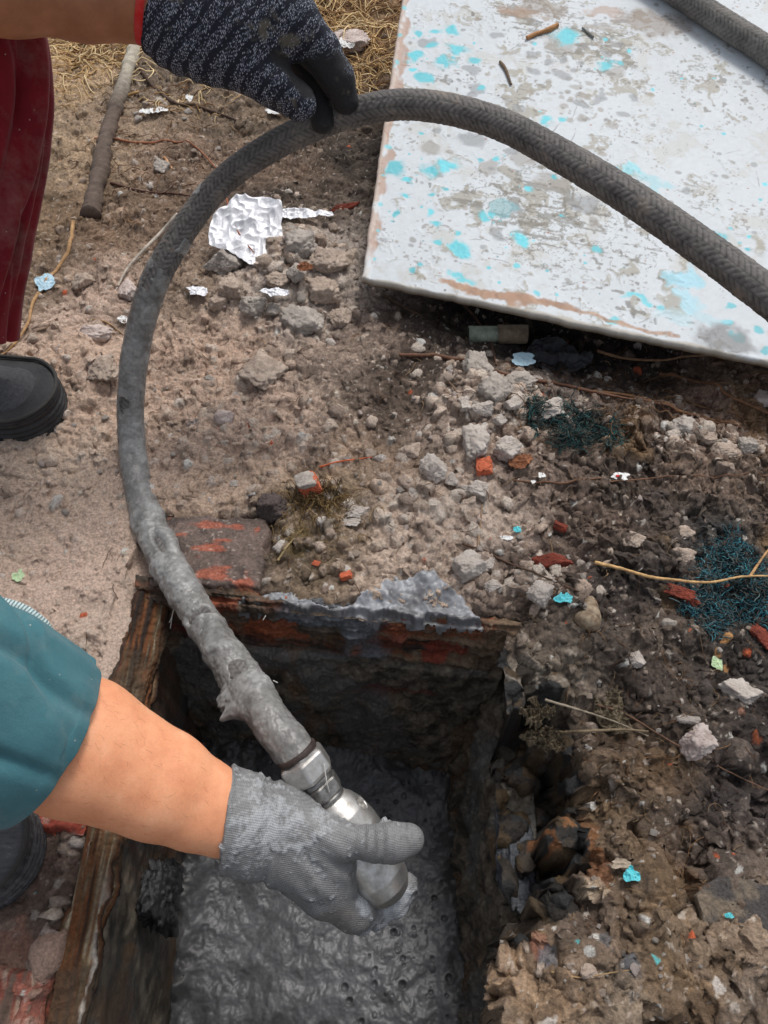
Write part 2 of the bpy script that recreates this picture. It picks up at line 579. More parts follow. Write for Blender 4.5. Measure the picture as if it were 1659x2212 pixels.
n_mid = fbm2(XX, YY, 30, 4, 101, .6)
n_big = fbm2(XX, YY, 9, 3, 111)
COL *= (1 + 0.26 * n_mid + 0.10 * n_big)[..., None].clip(.45, 1.7)
# pale powder caught on high spots of the moist soil, darker blotches at random
pw = sm(fbm2(XX, YY, 85, 4, 121, .65), .35, .95)
COL = COL * (1 - .42 * pw[..., None]) + .42 * pw[..., None] * (COL * 0.55 + S(176, 158, 140) * .5)
oc = sm(fbm2(XX, YY, 12, 4, 131), .45, .9) * rgt
COL = COL * (1 - .45 * oc[..., None]) + .45 * oc[..., None] * S(142, 108, 62)
dk = sm(fbm2(XX, YY, 26, 4, 141), .35, .8)
COL *= (1 - .26 * dk * (1 - flat_l.clip(0, 1)))[..., None]
WET = np.ones(XX.shape, dtype=np.float32)
WET -= 0.45 * sm(fbm2(XX, YY, 20, 3, 151), .5, .9) * rgt
_bk = (sm(XX, .04, .10) * (1 - sm(YY, .22, .34)))[..., None]
COL = COL * (1 - .04 * _bk) * (1 - _bk * np.array([.0, .0, -.06]))
_cl = sm(fbm2(XX, YY, 13, 4, 163, .6), .0, .7)[..., None] * _bk
COL = COL * (1 - .40 * _cl) + .40 * _cl * S(86, 76, 68)
_g = np.random.RandomState(4)
COL *= (1 + .16 * (_g.rand(*XX.shape) - .5) + .22 * fbm2(XX, YY, 260, 3, 175, .6))[..., None].clip(.5, 1.6)
_sp = (noise2(XX, YY, 420, 177) > .80) & (noise2(XX, YY, 60, 178) > -.2)
COL = np.where(_sp[..., None], COL * .4 + S(214, 204, 192) * .6, COL)
# in the dug-away side: dark, cement-washed wet masonry rubble
inn3 = sm(inn, .25, .75)[..., None]
duc = S(62, 56, 50) * (1 + .5 * fbm2(XX, YY, 45, 4, 161, .6))[..., None].clip(.3, 1.9)
duc = duc * (1 - .5 * sm(fbm2(XX, YY, 18, 3, 171), .2, .7)[..., None]) + .5 * sm(fbm2(XX, YY, 18, 3, 171), .2, .7)[..., None] * S(96, 76, 54)
COL = COL * (1 - inn3) + duc * inn3
WET = WET * (1 - inn) + 0.35 * inn
for (u, v, r, c, a) in [(1150, 1470, 45, S(150, 140, 126), .8), (1220, 1490, 40, S(140, 128, 112), .7), (1110, 1455, 30, S(160, 150, 138), .8), (1240, 1800, 60, S(150, 96, 52), .6), (1290, 1880, 40, S(150, 92, 52), .5),
                        (1165, 2025, 16, S(160, 128, 84), .5), (1270, 1930, 30, S(196, 176, 152), .8), (1165, 2055, 16, S(140, 66, 48), .5), (1125, 2012, 14, S(148, 70, 50), .7),
                        (1180, 2072, 18, S(120, 124, 132), .7), (1340, 2080, 26, S(96, 100, 106), .8), (1290, 2040, 20, S(110, 112, 116), .7), (1440, 1255, 30, S(60, 62, 66), .7),
                        (1560, 1400, 12, S(214, 160, 106), .9), (1575, 1370, 10, S(214, 160, 106), .9), (1582, 1425, 12, S(214, 160, 106), .9), (1545, 1340, 9, S(204, 150, 100), .9),
                        (20, 2120, 60, S(176, 160, 140), .7), (80, 2170, 60, S(184, 104, 86), .7), (30, 2060, 60, S(156, 112, 96), .6), (240, 1790, 40, S(110, 84, 60), .5),
                        (370, 1940, 10, S(80, 70, 60), .0), (745, 1000, 12, S(96, 112, 124), .6), (415, 905, 12, S(120, 126, 134), .6), (1610, 1530, 10, S(170, 96, 60), .7), (1640, 1600, 12, S(190, 100, 60), .7),
                        (640, 1180, 40, S(120, 100, 58), .6), (1430, 1060, 26, S(84, 76, 74), .5), (1120, 1070, 50, S(100, 86, 76), .5)]:
    m_ = sm(blob(u, v, r, 1.0) + .35 * noise2(XX, YY, 130, 7) * (blob(u, v, r * 1.6, 1.0) > .05), .35, .62)[..., None] * a
    COL = COL * (1 - m_) + c * m_

for (u, v, r, c, a) in [(1120, 1470, 50, S(158, 146, 128), .85), (1190, 1500, 45, S(140, 126, 106), .8), (1230, 1560, 45, S(126, 108, 86), .7), (1180, 1620, 40, S(112, 98, 78), .6), (1090, 1460, 34, S(166, 156, 142), .8),
                        (1130, 1700, 60, S(98, 84, 62), .5), (1180, 1640, 40, S(84, 78, 72), .5)]:
    m_ = sm(blob(u, v, r, 1.0, 1.0, -.07) + .3 * noise2(XX, YY, 110, 9), .3, .7)[..., None] * a * inn[..., None].clip(.2, 1)
    COL = COL * (1 - m_) + c * m_

# the grainy clods and chips that make up the dirt itself
def stamp(cx, cy, R, asp, col, rs, sink=0.25, rnd=0.6):
    i0, i1 = np.searchsorted(xs, [cx - R * 1.3, cx + R * 1.3])
    j0, j1 = np.searchsorted(ys, [cy - R * 1.3, cy + R * 1.3])
    if i1 - i0 < 2 or j1 - j0 < 2:
        return
    dx = (xs[i0:i1] - cx)[None, :]; dy = (ys[j0:j1] - cy)[:, None]
    k = rs.randint(5, 8)
    an = np.sort(rs.rand(k) * .7 + np.arange(k)) * 2 * math.pi / k
    rr = R * (.7 + .45 * rs.rand(k))
    d = np.max([(math.cos(a) * dx + math.sin(a) * dy) / q for a, q in zip(an, rr)], axis=0)
    d = d * rnd + (1 - rnd) * np.sqrt(dx * dx + dy * dy) / R
    p = np.clip(1 - d, 0, 1)
    pr = 1 - (1 - np.clip(p * 1.7, 0, 1)) ** 2
    jj = min(max(np.searchsorted(ys, cy), 0), len(ys) - 1); ii = min(max(np.searchsorted(xs, cx), 0), len(xs) - 1)
    z0 = H[jj, ii] - sink * R * asp
    tx, ty = rs.uniform(-.25, .25, 2)
    z = z0 + R * asp * pr + (tx * dx + ty * dy)
    hw = H[j0:j1, i0:i1]
    mk = (d < 1) & (z > hw)
    hw[mk] = z[mk]
    if col is not None:
        cw = COL[j0:j1, i0:i1]
        cw[mk] = col * (0.94 + .12 * rs.rand())
rs = np.random.RandomState(21)
NST = 21000
vv = rs.rand(NST) ** 0.75 * 2350 - 40
uu = rs.rand(NST) * 1800 - 70
pal = [S(205, 190, 174), S(190, 172, 156), S(170, 150, 134), S(216, 206, 196), S(150, 132, 118)]
for k in range(NST):
    c = G(uu[k], vv[k])
    if not (-.8 < c[0] < .8 and c[1] < 1.72):
        continue
    ii = np.searchsorted(xs, c[0]); jj = np.searchsorted(ys, c[1])
    if inn[jj, ii] > .3 and rs.rand() < .6:
        continue
    if cop[jj, ii] > .4 or bk[jj, ii] > .5 or rim[jj, ii] > .3:
        if rs.rand() < .9: continue
    if ll[jj, ii] > .4 and rs.rand() < .88: continue
    R = 0.0014 + 0.0052 * rs.rand() ** 3.2
    br_ = uu[k] > 1050 and vv[k] > 1600
    if br_: R *= .62
    elif uu[k] > 1080 and vv[k] > 980: R *= .75
    if flat_l[jj, ii] > .5: R *= .7
    if rs.rand() < .02: R *= 2.0
    loc = COL[jj, ii].copy()
    lum = float(loc.mean())
    if rs.rand() < (.12 if (br_ or (uu[k] > 1080 and vv[k] > 980)) else .20 if lum < .12 else .5):
        pc = pal[rs.randint(5)]
        cc = loc * .55 + pc * .45 if rs.rand() < .8 else pc
    else:
        cc = loc * rs.uniform(.85, 1.25)
    q = rs.rand()
    if q < .006: cc = S(196, 100, 66)
    elif q < .0075 and lum < .2 and R < .003: cc = S(110, 205, 205)
    elif q < .022: cc = S(228, 224, 216)
    stamp(c[0], c[1], R, rs.uniform(.5, 1.0), cc, rs, sink=rs.uniform(.15, .45))
# dense rubble where mortar has been broken up
for (u_, v_, ru_, rv_, n_) in [(650, 590, 110, 110, 340), (1050, 880, 120, 130, 260), (940, 1120, 170, 70, 170), (1160, 1270, 90, 60, 80), (1540, 950, 120, 50, 60), (560, 900, 240, 140, 90)]:
    for k in range(n_):
        c = G(rs.normal(u_, ru_ * .55), rs.normal(v_, rv_ * .55))
        ii = np.searchsorted(xs, c[0]); jj = np.searchsorted(ys, c[1])
        if inn[jj, ii] > .1 or cop[jj, ii] > .4 or bk[jj, ii] > .5: continue
        pc = [S(196, 178, 162), S(178, 158, 142), S(158, 140, 126), S(204, 190, 176)][rs.randint(4)]
        stamp(c[0], c[1], .0022 + .0075 * rs.rand() ** 2.2, rs.uniform(.5, .9), pc * rs.uniform(.95, 1.25), rs, sink=rs.uniform(.3, .5), rnd=.8)
# lumps of wet rubble on the dug ledge
for k in range(420):
    y_ = rs.uniform(.0, .33); x_ = rs.uniform(.10, .20)
    ii = np.searchsorted(xs, x_); jj = np.searchsorted(ys, y_)
    if inn[jj, ii] < .15: continue
    dkc = [S(70, 62, 54), S(54, 54, 54), S(88, 72, 52), S(46, 42, 38)][rs.randint(4)] * rs.uniform(.7, 1.3)
    stamp(x_, y_, .003 + .010 * rs.rand() ** 2, rs.uniform(.6, 1.2), dkc, rs, sink=.3)
for k in range(20):
    y_ = rs.uniform(.04, .33); x_ = rs.uniform(.105, .175)
    ii = np.searchsorted(xs, x_); jj = np.searchsorted(ys, y_)
    if inn[jj, ii] < .3: continue
    stamp(x_, y_, .010 + .014 * rs.rand(), rs.uniform(.6, 1.0), None, rs, sink=.4, rnd=.35)
# big cohesive lumps of brown earth in the lower right bank
for k in range(130):
    c = G(rs.uniform(1080, 1680), rs.uniform(1620, 2260))
    ii = np.searchsorted(xs, c[0]); jj = np.searchsorted(ys, c[1])
    if inn[jj, ii] > .2: continue
    stamp(c[0], c[1], .006 + .012 * rs.rand() ** 2, rs.uniform(.25, .5), None, rs, sink=.35, rnd=.4)
H += 0.0011 * fbm2(XX, YY, 170, 4, 183, .62) * (XX > .05) * (YY < .4) + 0.0005 * fbm2(XX, YY, 600, 2, 181)

def hz(x, y):
    """height of the dirt at world x, y"""
    i = int(np.clip(np.searchsorted(xs, x), 1, len(xs) - 1)); j = int(np.clip(np.searchsorted(ys, y), 1, len(ys) - 1))
    return float(max(H[j, i], H[j - 1, i - 1]))
def hz_s(x, y, r):
    i0, i1 = np.searchsorted(xs, [x - r, x + r]); j0, j1 = np.searchsorted(ys, [y - r, y + r])
    return float(np.mean(H[j0:j1 + 1, i0:i1 + 1]))
def GZ(u, v):
    """point on the dirt seen at (u, v)"""
    z = 0.0
    for _ in range(6):
        c = G(u, v, z)
        z = .5 * z + .5 * hz(c[0], c[1])
    c = G(u, v, z)
    return np.array([c[0], c[1], hz(c[0], c[1])])

def build_ground():
    global COL
    COL = COL * np.minimum(1, .62 / COL.max(-1, keepdims=True).clip(.01))
    hole = (XX > -.2475) & (XX < xr_of(YY)) & (YY > -.135) & (YY < yb_of(XX))
    nj, ni = XX.shape
    # sideways roughness on steep faces
    gx = np.gradient(H, xs, axis=1); gy = np.gradient(H, ys, axis=0)
    st = np.clip(np.hypot(gx, gy) / 2.0, 0, 1) * (np.abs(XX) < .8) * (YY < 1.6)
    X2 = XX + st * (0.007 * noise3(XX, YY, H, 45, 5) + 0.003 * noise3(XX, YY, H, 100, 7) + .0016 * noise3(XX, YY, H, 260, 6))
    Y2 = YY + st * (0.006 * noise3(XX, YY, H, 60, 8) + 0.004 * noise3(XX, YY, H, 130, 9))
    V = np.stack([X2, Y2, H], -1).reshape(-1, 3)
    F = grid_faces(nj, ni)
    fh = (hole[:-1, :-1] & hole[:-1, 1:] & hole[1:, 1:] & hole[1:, :-1]).reshape(-1)
    F = F[~fh]
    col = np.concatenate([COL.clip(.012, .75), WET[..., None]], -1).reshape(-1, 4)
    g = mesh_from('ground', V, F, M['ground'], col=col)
    tag(g, 'dirt of the worksite strewn with clods and rubble', kind='structure')
build_ground()

# ------------------------------------------------------------------ the masonry pit
def wall_part(name, rows, length, root, seed, amp=0.0035, s_step=0.0011, t_step=0.0011, colf=None, flip=False):
    """rows: list of (A, B): the profile from top to bottom at both ends"""
    A = np.array([r[0] for r in rows], float); B = np.array([r[1] for r in rows], float)
    Ar, t = resample(A, t_step)
    d = np.r_[0, np.cumsum(np.linalg.norm(np.diff(A, axis=0), axis=1))]
    Br = np.stack([np.interp(t, d, B[:, k]) for k in range(3)], 1)
    ns = int(length / s_step)
    s = np.linspace(0, 1, ns)
    P = Ar[:, None, :] * (1 - s)[None, :, None] + Br[:, None, :] * s[None, :, None]
    N = grid_normals(P)
    if flip: N = -N
    Sm = np.broadcast_to(s[None, :] * length, P.shape[:2]); Tm = np.broadcast_to(t[:, None], P.shape[:2])
    disp, col = colf(Sm, Tm, P)
    P = P + N * disp[..., None]
    F = grid_faces(len(t), ns)
    if flip: F = F[:, ::-1]
    o = mesh_from(name, P.reshape(-1, 3), F, M['wall'], None, col=col.reshape(-1, 4))
    return adopt(o, root)

pit = empty('brick_pit', (-0.07, 0.12, -0.33))
tag(pit, 'rectangular pit lined with old red brick and streaked mortar, half full of wet cement', 'pit')

def wet_dark(Sm, Tm, seed):
    c = S(104, 96, 84) * (1 + .70 * fbm2(Sm, Tm, 60, 4, seed, .65))[..., None].clip(.35, 2.1)
    gy = sm(fbm2(Sm, Tm, 14, 4, seed + 5), .15, .75)[..., None]
    c = c * (1 - .7 * gy) + .7 * gy * S(108, 109, 108)
    br = sm(fbm2(Sm, Tm * .5, 22, 4, seed + 9), .5, .85)[..., None]
    c = c * (1 - .55 * br) + .55 * br * S(120, 88, 58)
    return c

def back_col(Sm, Tm, P):
    """first 6 cm: split red brick courses streaked lengthwise; below: black cement-washed render"""
    str_ = fbm2(Sm * 9, Tm * 170, 1.0, 4, 211, .6)
    str2 = fbm2(Sm * 22, Tm * 420, 1.0, 3, 215, .6)
    top = 1 - sm(Tm, .083, .092)
    lip = 1 - sm(Tm, .012, .020)
    brick = np.stack([np.interp(str_, [-1, -.3, .1, .5, 1], c) for c in zip(S(36, 28, 25), S(80, 48, 35), S(150, 80, 48), S(126, 90, 60), S(70, 60, 52))], -1)
    brick *= (1 + .35 * str2)[..., None].clip(.5, 1.6)
    bx = ((Sm + .02 * (np.floor((Tm - .015) / .034) % 2)) / .118) % 1
    joint = np.maximum(1 - sm(np.minimum(bx, 1 - bx) * .118, .002, .006), 1 - sm(np.abs(((Tm - .015) % .034) - .017), .012, .016) * 0 - 1 + (1 - sm(np.minimum((Tm - .015) % .034, .034 - (Tm - .015) % .034), .0012, .004)))
    dirt = sm(fbm2(Sm, Tm, 22, 5, 221, .6), -.55, .35)
    dirt2 = np.maximum(dirt, joint * .8)
    dirtc = S(84, 74, 62) * (1 + .5 * fbm2(Sm, Tm, 90, 4, 225, .6))[..., None].clip(.4, 2)
    right = sm(Sm, .19, .27)[..., None]
    dirtc = dirtc * (1 - right) + right * S(120, 104, 84) * (1 + .5 * fbm2(Sm, Tm, 70, 4, 228, .6))[..., None].clip(.4, 2)
    c = brick * (1 - dirt2[..., None] * .82) + dirtc * dirt2[..., None] * .82
    # two clean brick faces near the right end, an orange one left of the middle
    for (s0, s1, t0, t1, cc) in [(.236, .275, .046, .078, S(132, 68, 50)), (.292, .340, .056, .086, S(146, 60, 42)), (.108, .176, .042, .068, S(160, 86, 54)), (.035, .105, .018, .040, S(146, 78, 52)), (.02, .09, .066, .082, S(112, 50, 38))]:
        nn = .004 * fbm2(Sm, Tm, 70, 3, 231)
        mk = (sm(Sm - s0 + nn, -.001, .003) * sm(s1 - Sm + nn, -.001, .003) * sm(Tm - t0 + nn, -.001, .002) * sm(t1 - Tm + nn, -.001, .002))[..., None] * .8 * sm(fbm2(Sm, Tm, 50, 4, 237, .6), -.9, .1)[..., None]
        c = c * (1 - mk) + cc * (1 + .30 * str_ + .25 * str2)[..., None].clip(.35, 1.5) * mk
    gy = (sm(fbm2(Sm, Tm, 18, 3, 241) + 1.1 * np.exp(-((Sm - .235 - (Tm - .05) * .4) / .022) ** 2) + .8 * np.exp(-((Sm - .18) / .05) ** 2) * (Tm < .045), .35, .8) * sm(Sm, .08, .14))[..., None]
    c = c * (1 - .8 * gy) + .8 * gy * S(108, 114, 120)
    low = wet_dark(Sm, Tm, 251)
    rb = (sm(fbm2(Sm * .4, Tm * 2.2, 30, 3, 261), .35, .6) * np.exp(-((Tm - .145) / .014) ** 2) * sm(Sm, .14, .18))[..., None]
    low = low * (1 - .7 * rb) + .7 * rb * S(110, 42, 34)
    t3 = top[..., None]
    c = c * t3 + low * (1 - t3)
    disp = top * (.0028 * str_ + .0012 * str2 + .0042 * fbm2(Sm, Tm, 45, 5, 271, .62) - .0028 * joint) + (1 - top) * (.006 * fbm2(Sm, Tm, 22, 5, 281, .6))
    hole_ = np.exp(-(((Sm - .205) / .010) ** 2 + ((Tm - .068) / .010) ** 2))
    disp -= .012 * hole_
    c *= (1 - .75 * hole_)[..., None]
    wet = .6 * top + .28 * (1 - top) - .2 * gy[..., 0]
    return disp, np.concatenate([c.clip(.008, .8), wet[..., None].clip(0, 1)], -1)

def left_col(Sm, Tm, P):
    str_ = fbm2(Sm * 7, Tm * 230, 1.0, 4, 311, .6)
    str2 = fbm2(Sm * 20, Tm * 700, 1.0, 3, 315, .6)
    top = 1 - sm(Tm + .003 * fbm2(Sm, Tm, 25, 2, 318), .044 + .016 * sm(Sm, .2, .4), .052 + .018 * sm(Sm, .2, .4))
    pal_ = zip(S(30, 24, 20), S(66, 46, 32), S(128, 78, 42), S(112, 92, 66), S(200, 186, 160))
    br = np.stack([np.interp(str_ + .3 * str2, [-1, -.35, .2, .6, 1.15], c) for c in pal_], -1)
    dirt = sm(fbm2(Sm, Tm, 26, 4, 321), -.2, .5)[..., None]
    c = br * (1 - .7 * dirt) + .7 * dirt * S(74, 62, 48)
    red = (sm(.5 * fbm2(Sm, Tm, 20, 3, 325) + .8 - np.abs(Tm - .006) / .004, .4, .8))[..., None]
    c = c * (1 - .6 * red) + .6 * red * S(134, 56, 44)
    wh = (sm(1.05 - np.abs(Tm - .030 - .003 * fbm2(Sm, Tm, 30, 2, 331)) / .0035 + .5 * fbm2(Sm, Tm, 60, 3, 335), .5, .9) * (1 - sm(Sm, .20, .27)))[..., None]
    c = c * (1 - .9 * wh) + .9 * wh * S(190, 182, 172)
    low = wet_dark(Sm, Tm, 341)
    lft = sm(Sm, .22, .30)[..., None]
    vs = fbm2(Sm * 90, Tm * 8, 1.0, 3, 345)
    low = low * (1 - .5 * lft) + .5 * lft * np.stack([np.interp(vs, [-.6, .1, .6], k) for k in zip(S(34, 30, 28), S(92, 50, 38), S(112, 100, 84))], -1)
    t3 = top[..., None]
    c = c * t3 + low * (1 - t3)
    disp = top * (.0022 * str_ + .0014 * str2 + .0038 * fbm2(Sm, Tm, 34, 5, 351, .62)) + (1 - top) * (.0045 * fbm2(Sm, Tm, 18, 4, 361, .5))
    wet = .7 * top + .25 * (1 - top)
    return disp, np.concatenate([c.clip(.008, .8), wet[..., None]], -1)

def rough_col(Sm, Tm, P):
    c = wet_dark(Sm, Tm, 411)
    vs = sm(fbm2(Sm * 60, Tm * 9, 1.0, 4, 415), .1, .6)[..., None]
    c = c * (1 - .35 * vs) + .35 * vs * S(84, 72, 54)
    disp = .0065 * fbm2(Sm, Tm, 24, 6, 421, .6) + .003 * fbm2(Sm * 2, Tm * .4, 40, 3, 425)
    return disp, np.concatenate([c.clip(.008, .8), np.full(Sm.shape + (1,), .28)], -1)

wall_part('wall', [((-.252, .388, -.004), (.135, .345, -.004)), ((-.250, .378, .002), (.134, .338, .001)), ((-.246, .367, -.004), (.132, .327, -.006)), ((-.240, .360, -.062), (.122, .315, -.062)),
                   ((-.241, .348, -.070), (.120, .306, -.070)), ((-.246, .322, -.345), (.074, .280, -.345))], .385, pit, 1, colf=back_col)
wall_part('wall', [((-.256, -.14, -.006), (-.252, .372, -.006)), ((-.250, -.14, .001), (-.247, .372, .001)), ((-.230, -.14, -.008), (-.222, .372, -.012)), ((-.2275, -.14, -.030), (-.221, .372, -.034)),
                   ((-.231, -.14, -.042), (-.228, .372, -.046)), ((-.232, -.14, -.345), (-.240, .372, -.345))], .512, pit, 2, colf=left_col)
wall_part('wall', [((.150, .345, -.085), (.140, -.14, -.140)), ((.122, .33, -.098), (.116, -.14, -.130)), ((.112, .325, -.115), (.106, -.14, -.128)), ((.080, .320, -.345), (.078, -.14, -.345))], .47, pit, 3, colf=rough_col, flip=True)
wall_part('wall', [((-.26, -.137, .0), (.10, -.137, .0)), ((-.26, -.13, -.02), (.10, -.13, -.02)), ((-.26, -.125, -.345), (.10, -.125, -.345))], .36, pit, 4, s_step=.004, t_step=.004, colf=rough_col, flip=True)

# worn bricks still lying in the rim
def rim_brick(P0, eu, ev, thick, seed, stain, name='coping_brick', step=.0011):
    """slab with its top at P0 + s*eu + t*ev; stain(s, t, S, T) -> colour"""
    P0, eu, ev = (np.array(k, float) for k in (P0, eu, ev))
    lu, lv = np.linalg.norm(eu), np.linalg.norm(ev)
    nu, nv = int(lu / step), int(lv / step)
    s, t = np.meshgrid(np.linspace(-.03, 1.03, nu), np.linspace(-.03, 1.03, nv))
    e = np.minimum(np.minimum(s, 1 - s) * lu, np.minimum(t, 1 - t) * lv) + .003 * fbm2(s * lu, t * lv, 60, 3, seed)
    z = -thick * (1 - sm(e, -.003, .004)) + .0016 * fbm2(s * lu, t * lv, 70, 4, seed + 3, .6) + .0018 * fbm2(s * lu, t * lv, 18, 2, seed + 5)
    P = P0 + s[..., None] * eu + t[..., None] * ev
    P[..., 2] += z
    c = stain(s, t, s * lu, t * lv)
    wet = np.full(s.shape + (1,), .8)
    o = mesh_from(name, P.reshape(-1, 3), grid_faces(nv, nu), M['wall'], None, col=np.concatenate([c.clip(.01, .8), wet], -1).reshape(-1, 4))
    return adopt(o, pit)

def stain_a(s, t, a, b):
    c = S(112, 96, 88) * (1 + .35 * fbm2(a, b, 60, 4, 501, .6))[..., None].clip(.5, 1.6)
    f = fbm2(a * .45, b * 1.5, 60, 4, 505, .6)
    red = 0
    for (x, y, rx, ry) in [(.42, .86, .16, .10), (.72, .84, .10, .08), (.60, .62, .12, .035), (.50, .50, .20, .03), (.56, .16, .14, .12), (.86, .14, .06, .12), (.9, .8, .04, .08)]:
        red = np.maximum(red, 1.25 - np.sqrt(((s - x) / rx) ** 2 + ((t - y) / ry) ** 2) * .8)
    m_ = sm(red + .75 * f, .5, .9)[..., None] * .8
    c = c * (1 - m_) + m_ * S(176, 98, 74) * (1 + .2 * f)[..., None]
    sp = sm(noise2(a, b, 420, 509), .72, .85)[..., None]
    c = c * (1 - .6 * sp) + .6 * sp * S(200, 190, 178)
    d = sm(fbm2(a, b, 25, 3, 511) - 2.2 * (.12 - np.minimum(np.minimum(s, 1 - s), np.minimum(t, 1 - t))).clip(-.1, .1) * 5 * 0, .35, .8)[..., None]
    return c * (1 - .35 * d)
b0 = G(372, 1262, .003); b1 = G(522, 1262, .003)
rim_brick((-.236, .377, .004), (.112, -.004, 0), (.004, .084, .002), .012, 7, stain_a)
def stain_b(s, t, a, b):
    c = S(176, 84, 66) * (1 + .3 * fbm2(a, b, 70, 4, 521, .6))[..., None].clip(.5, 1.6)
    m_ = sm(fbm2(a, b, 90, 3, 525), .1, .6)[..., None]
    return c * (1 - .55 * m_) + .55 * m_ * S(205, 172, 156)
def stain_c(s, t, a, b):
    f = fbm2(a * 1.6, b * .5, 40, 4, 531, .6)
    c = np.stack([np.interp(f, [-.7, -.1, .3, .8], k) for k in zip(S(96, 80, 68), S(134, 108, 94), S(160, 84, 66), S(186, 158, 138))], -1)
    m_ = sm(fbm2(a, b, 22, 3, 535), .0, .5)[..., None]
    return c * (1 - .6 * m_) + .6 * m_ * S(108, 90, 78)
rim_brick((-.330, .1465, .005), (.076, -.004, 0), (.001, .016, 0), .012, 8, stain_b)
rim_brick((-.345, -.02, .006), (.088, 0, 0), (-.002, .066, 0), .012, 9, stain_c)

# ------------------------------------------------------------------ wet cement in the pit
def build_slurry():
    x = np.arange(-.262, .105, .00105); y = np.arange(-.15, .345, .00105)
    X, Y = np.meshgrid(x, y)
    w1 = X + .012 * fbm2(X, Y, 16, 3, 601); w2 = Y + .012 * fbm2(X, Y, 16, 3, 605)
    Z = .0055 * fbm2(w1, w2, 14, 3, 611, .5) + .0016 * fbm2(w1, w2, 42, 3, 621, .5) + .0011 * fbm2(X, Y, 85, 4, 631, .55) + .0006 * fbm2(w1, w2, 170, 2, 633, .6) * sm(fbm2(X, Y, 12, 2, 637), -.3, .4)
    r = np.random.RandomState(5)
    for k in range(330):
        cx, cy = r.uniform(-.24, .09), r.uniform(-.1, .3)
        R = .0010 + .0036 * r.rand() ** 3.5
        if r.rand() < .7: cx = r.uniform(-.05, .085); cy = r.uniform(.0, .29)
        i0, i1 = np.searchsorted(x, [cx - 2 * R, cx + 2 * R]); j0, j1 = np.searchsorted(y, [cy - 2 * R, cy + 2 * R])
        if i1 - i0 < 2 or j1 - j0 < 2: continue
        d = np.sqrt((x[i0:i1] - cx)[None, :] ** 2 + ((y[j0:j1] - cy) * r.uniform(.8, 1.2))[:, None] ** 2) / R
        if r.rand() < .3:
            Z[j0:j1, i0:i1] += R * .5 * np.sqrt(np.clip(1 - d * d, 0, 1)) - R * .25 * np.exp(-((d - 1.1) / .12) ** 2)
        else:
            Z[j0:j1, i0:i1] += -R * 1.2 * np.clip(1 - d * d, 0, 1) + R * .22 * np.exp(-((d - 1.15) / .2) ** 2)
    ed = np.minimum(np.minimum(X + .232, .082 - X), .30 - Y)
    Z += .006 * (1 - sm(ed, 0, .03)) * (1 + 1.5 * fbm2(X, Y, 30, 3, 661))
    Z += .008 * np.exp(-(((X + .02) / .09) ** 2 + ((Y - .05) / .10) ** 2))
    Z += .02 * sm(Y, .235, .30) * np.exp(-((X + .04) / .06) ** 2)
    n = fbm2(X, Y, 10, 3, 641); n2 = fbm2(w1, w2, 60, 4, 645, .6)
    c = S(87, 88, 91) * (1 + .20 * n + .22 * n2)[..., None].clip(.5, 1.6)
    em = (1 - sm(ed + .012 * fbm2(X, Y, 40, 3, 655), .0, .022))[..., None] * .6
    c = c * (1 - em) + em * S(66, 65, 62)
    lo = sm(.02 - Y + .012 * fbm2(X, Y, 30, 2, 651), .0, .02)[..., None] * .6
    c = c * (1 - lo) + lo * S(74, 76, 74)
    V = np.stack([X, Y, Z - .315], -1).reshape(-1, 3)
    o = mesh_from('wet_cement', V, grid_faces(len(y), len(x)), M['slurry'], col=c.reshape(-1, 3))
    tag(o, 'grey wet cement slurry with bubbles filling the bottom of the pit', 'cement', kind='stuff')
build_slurry()

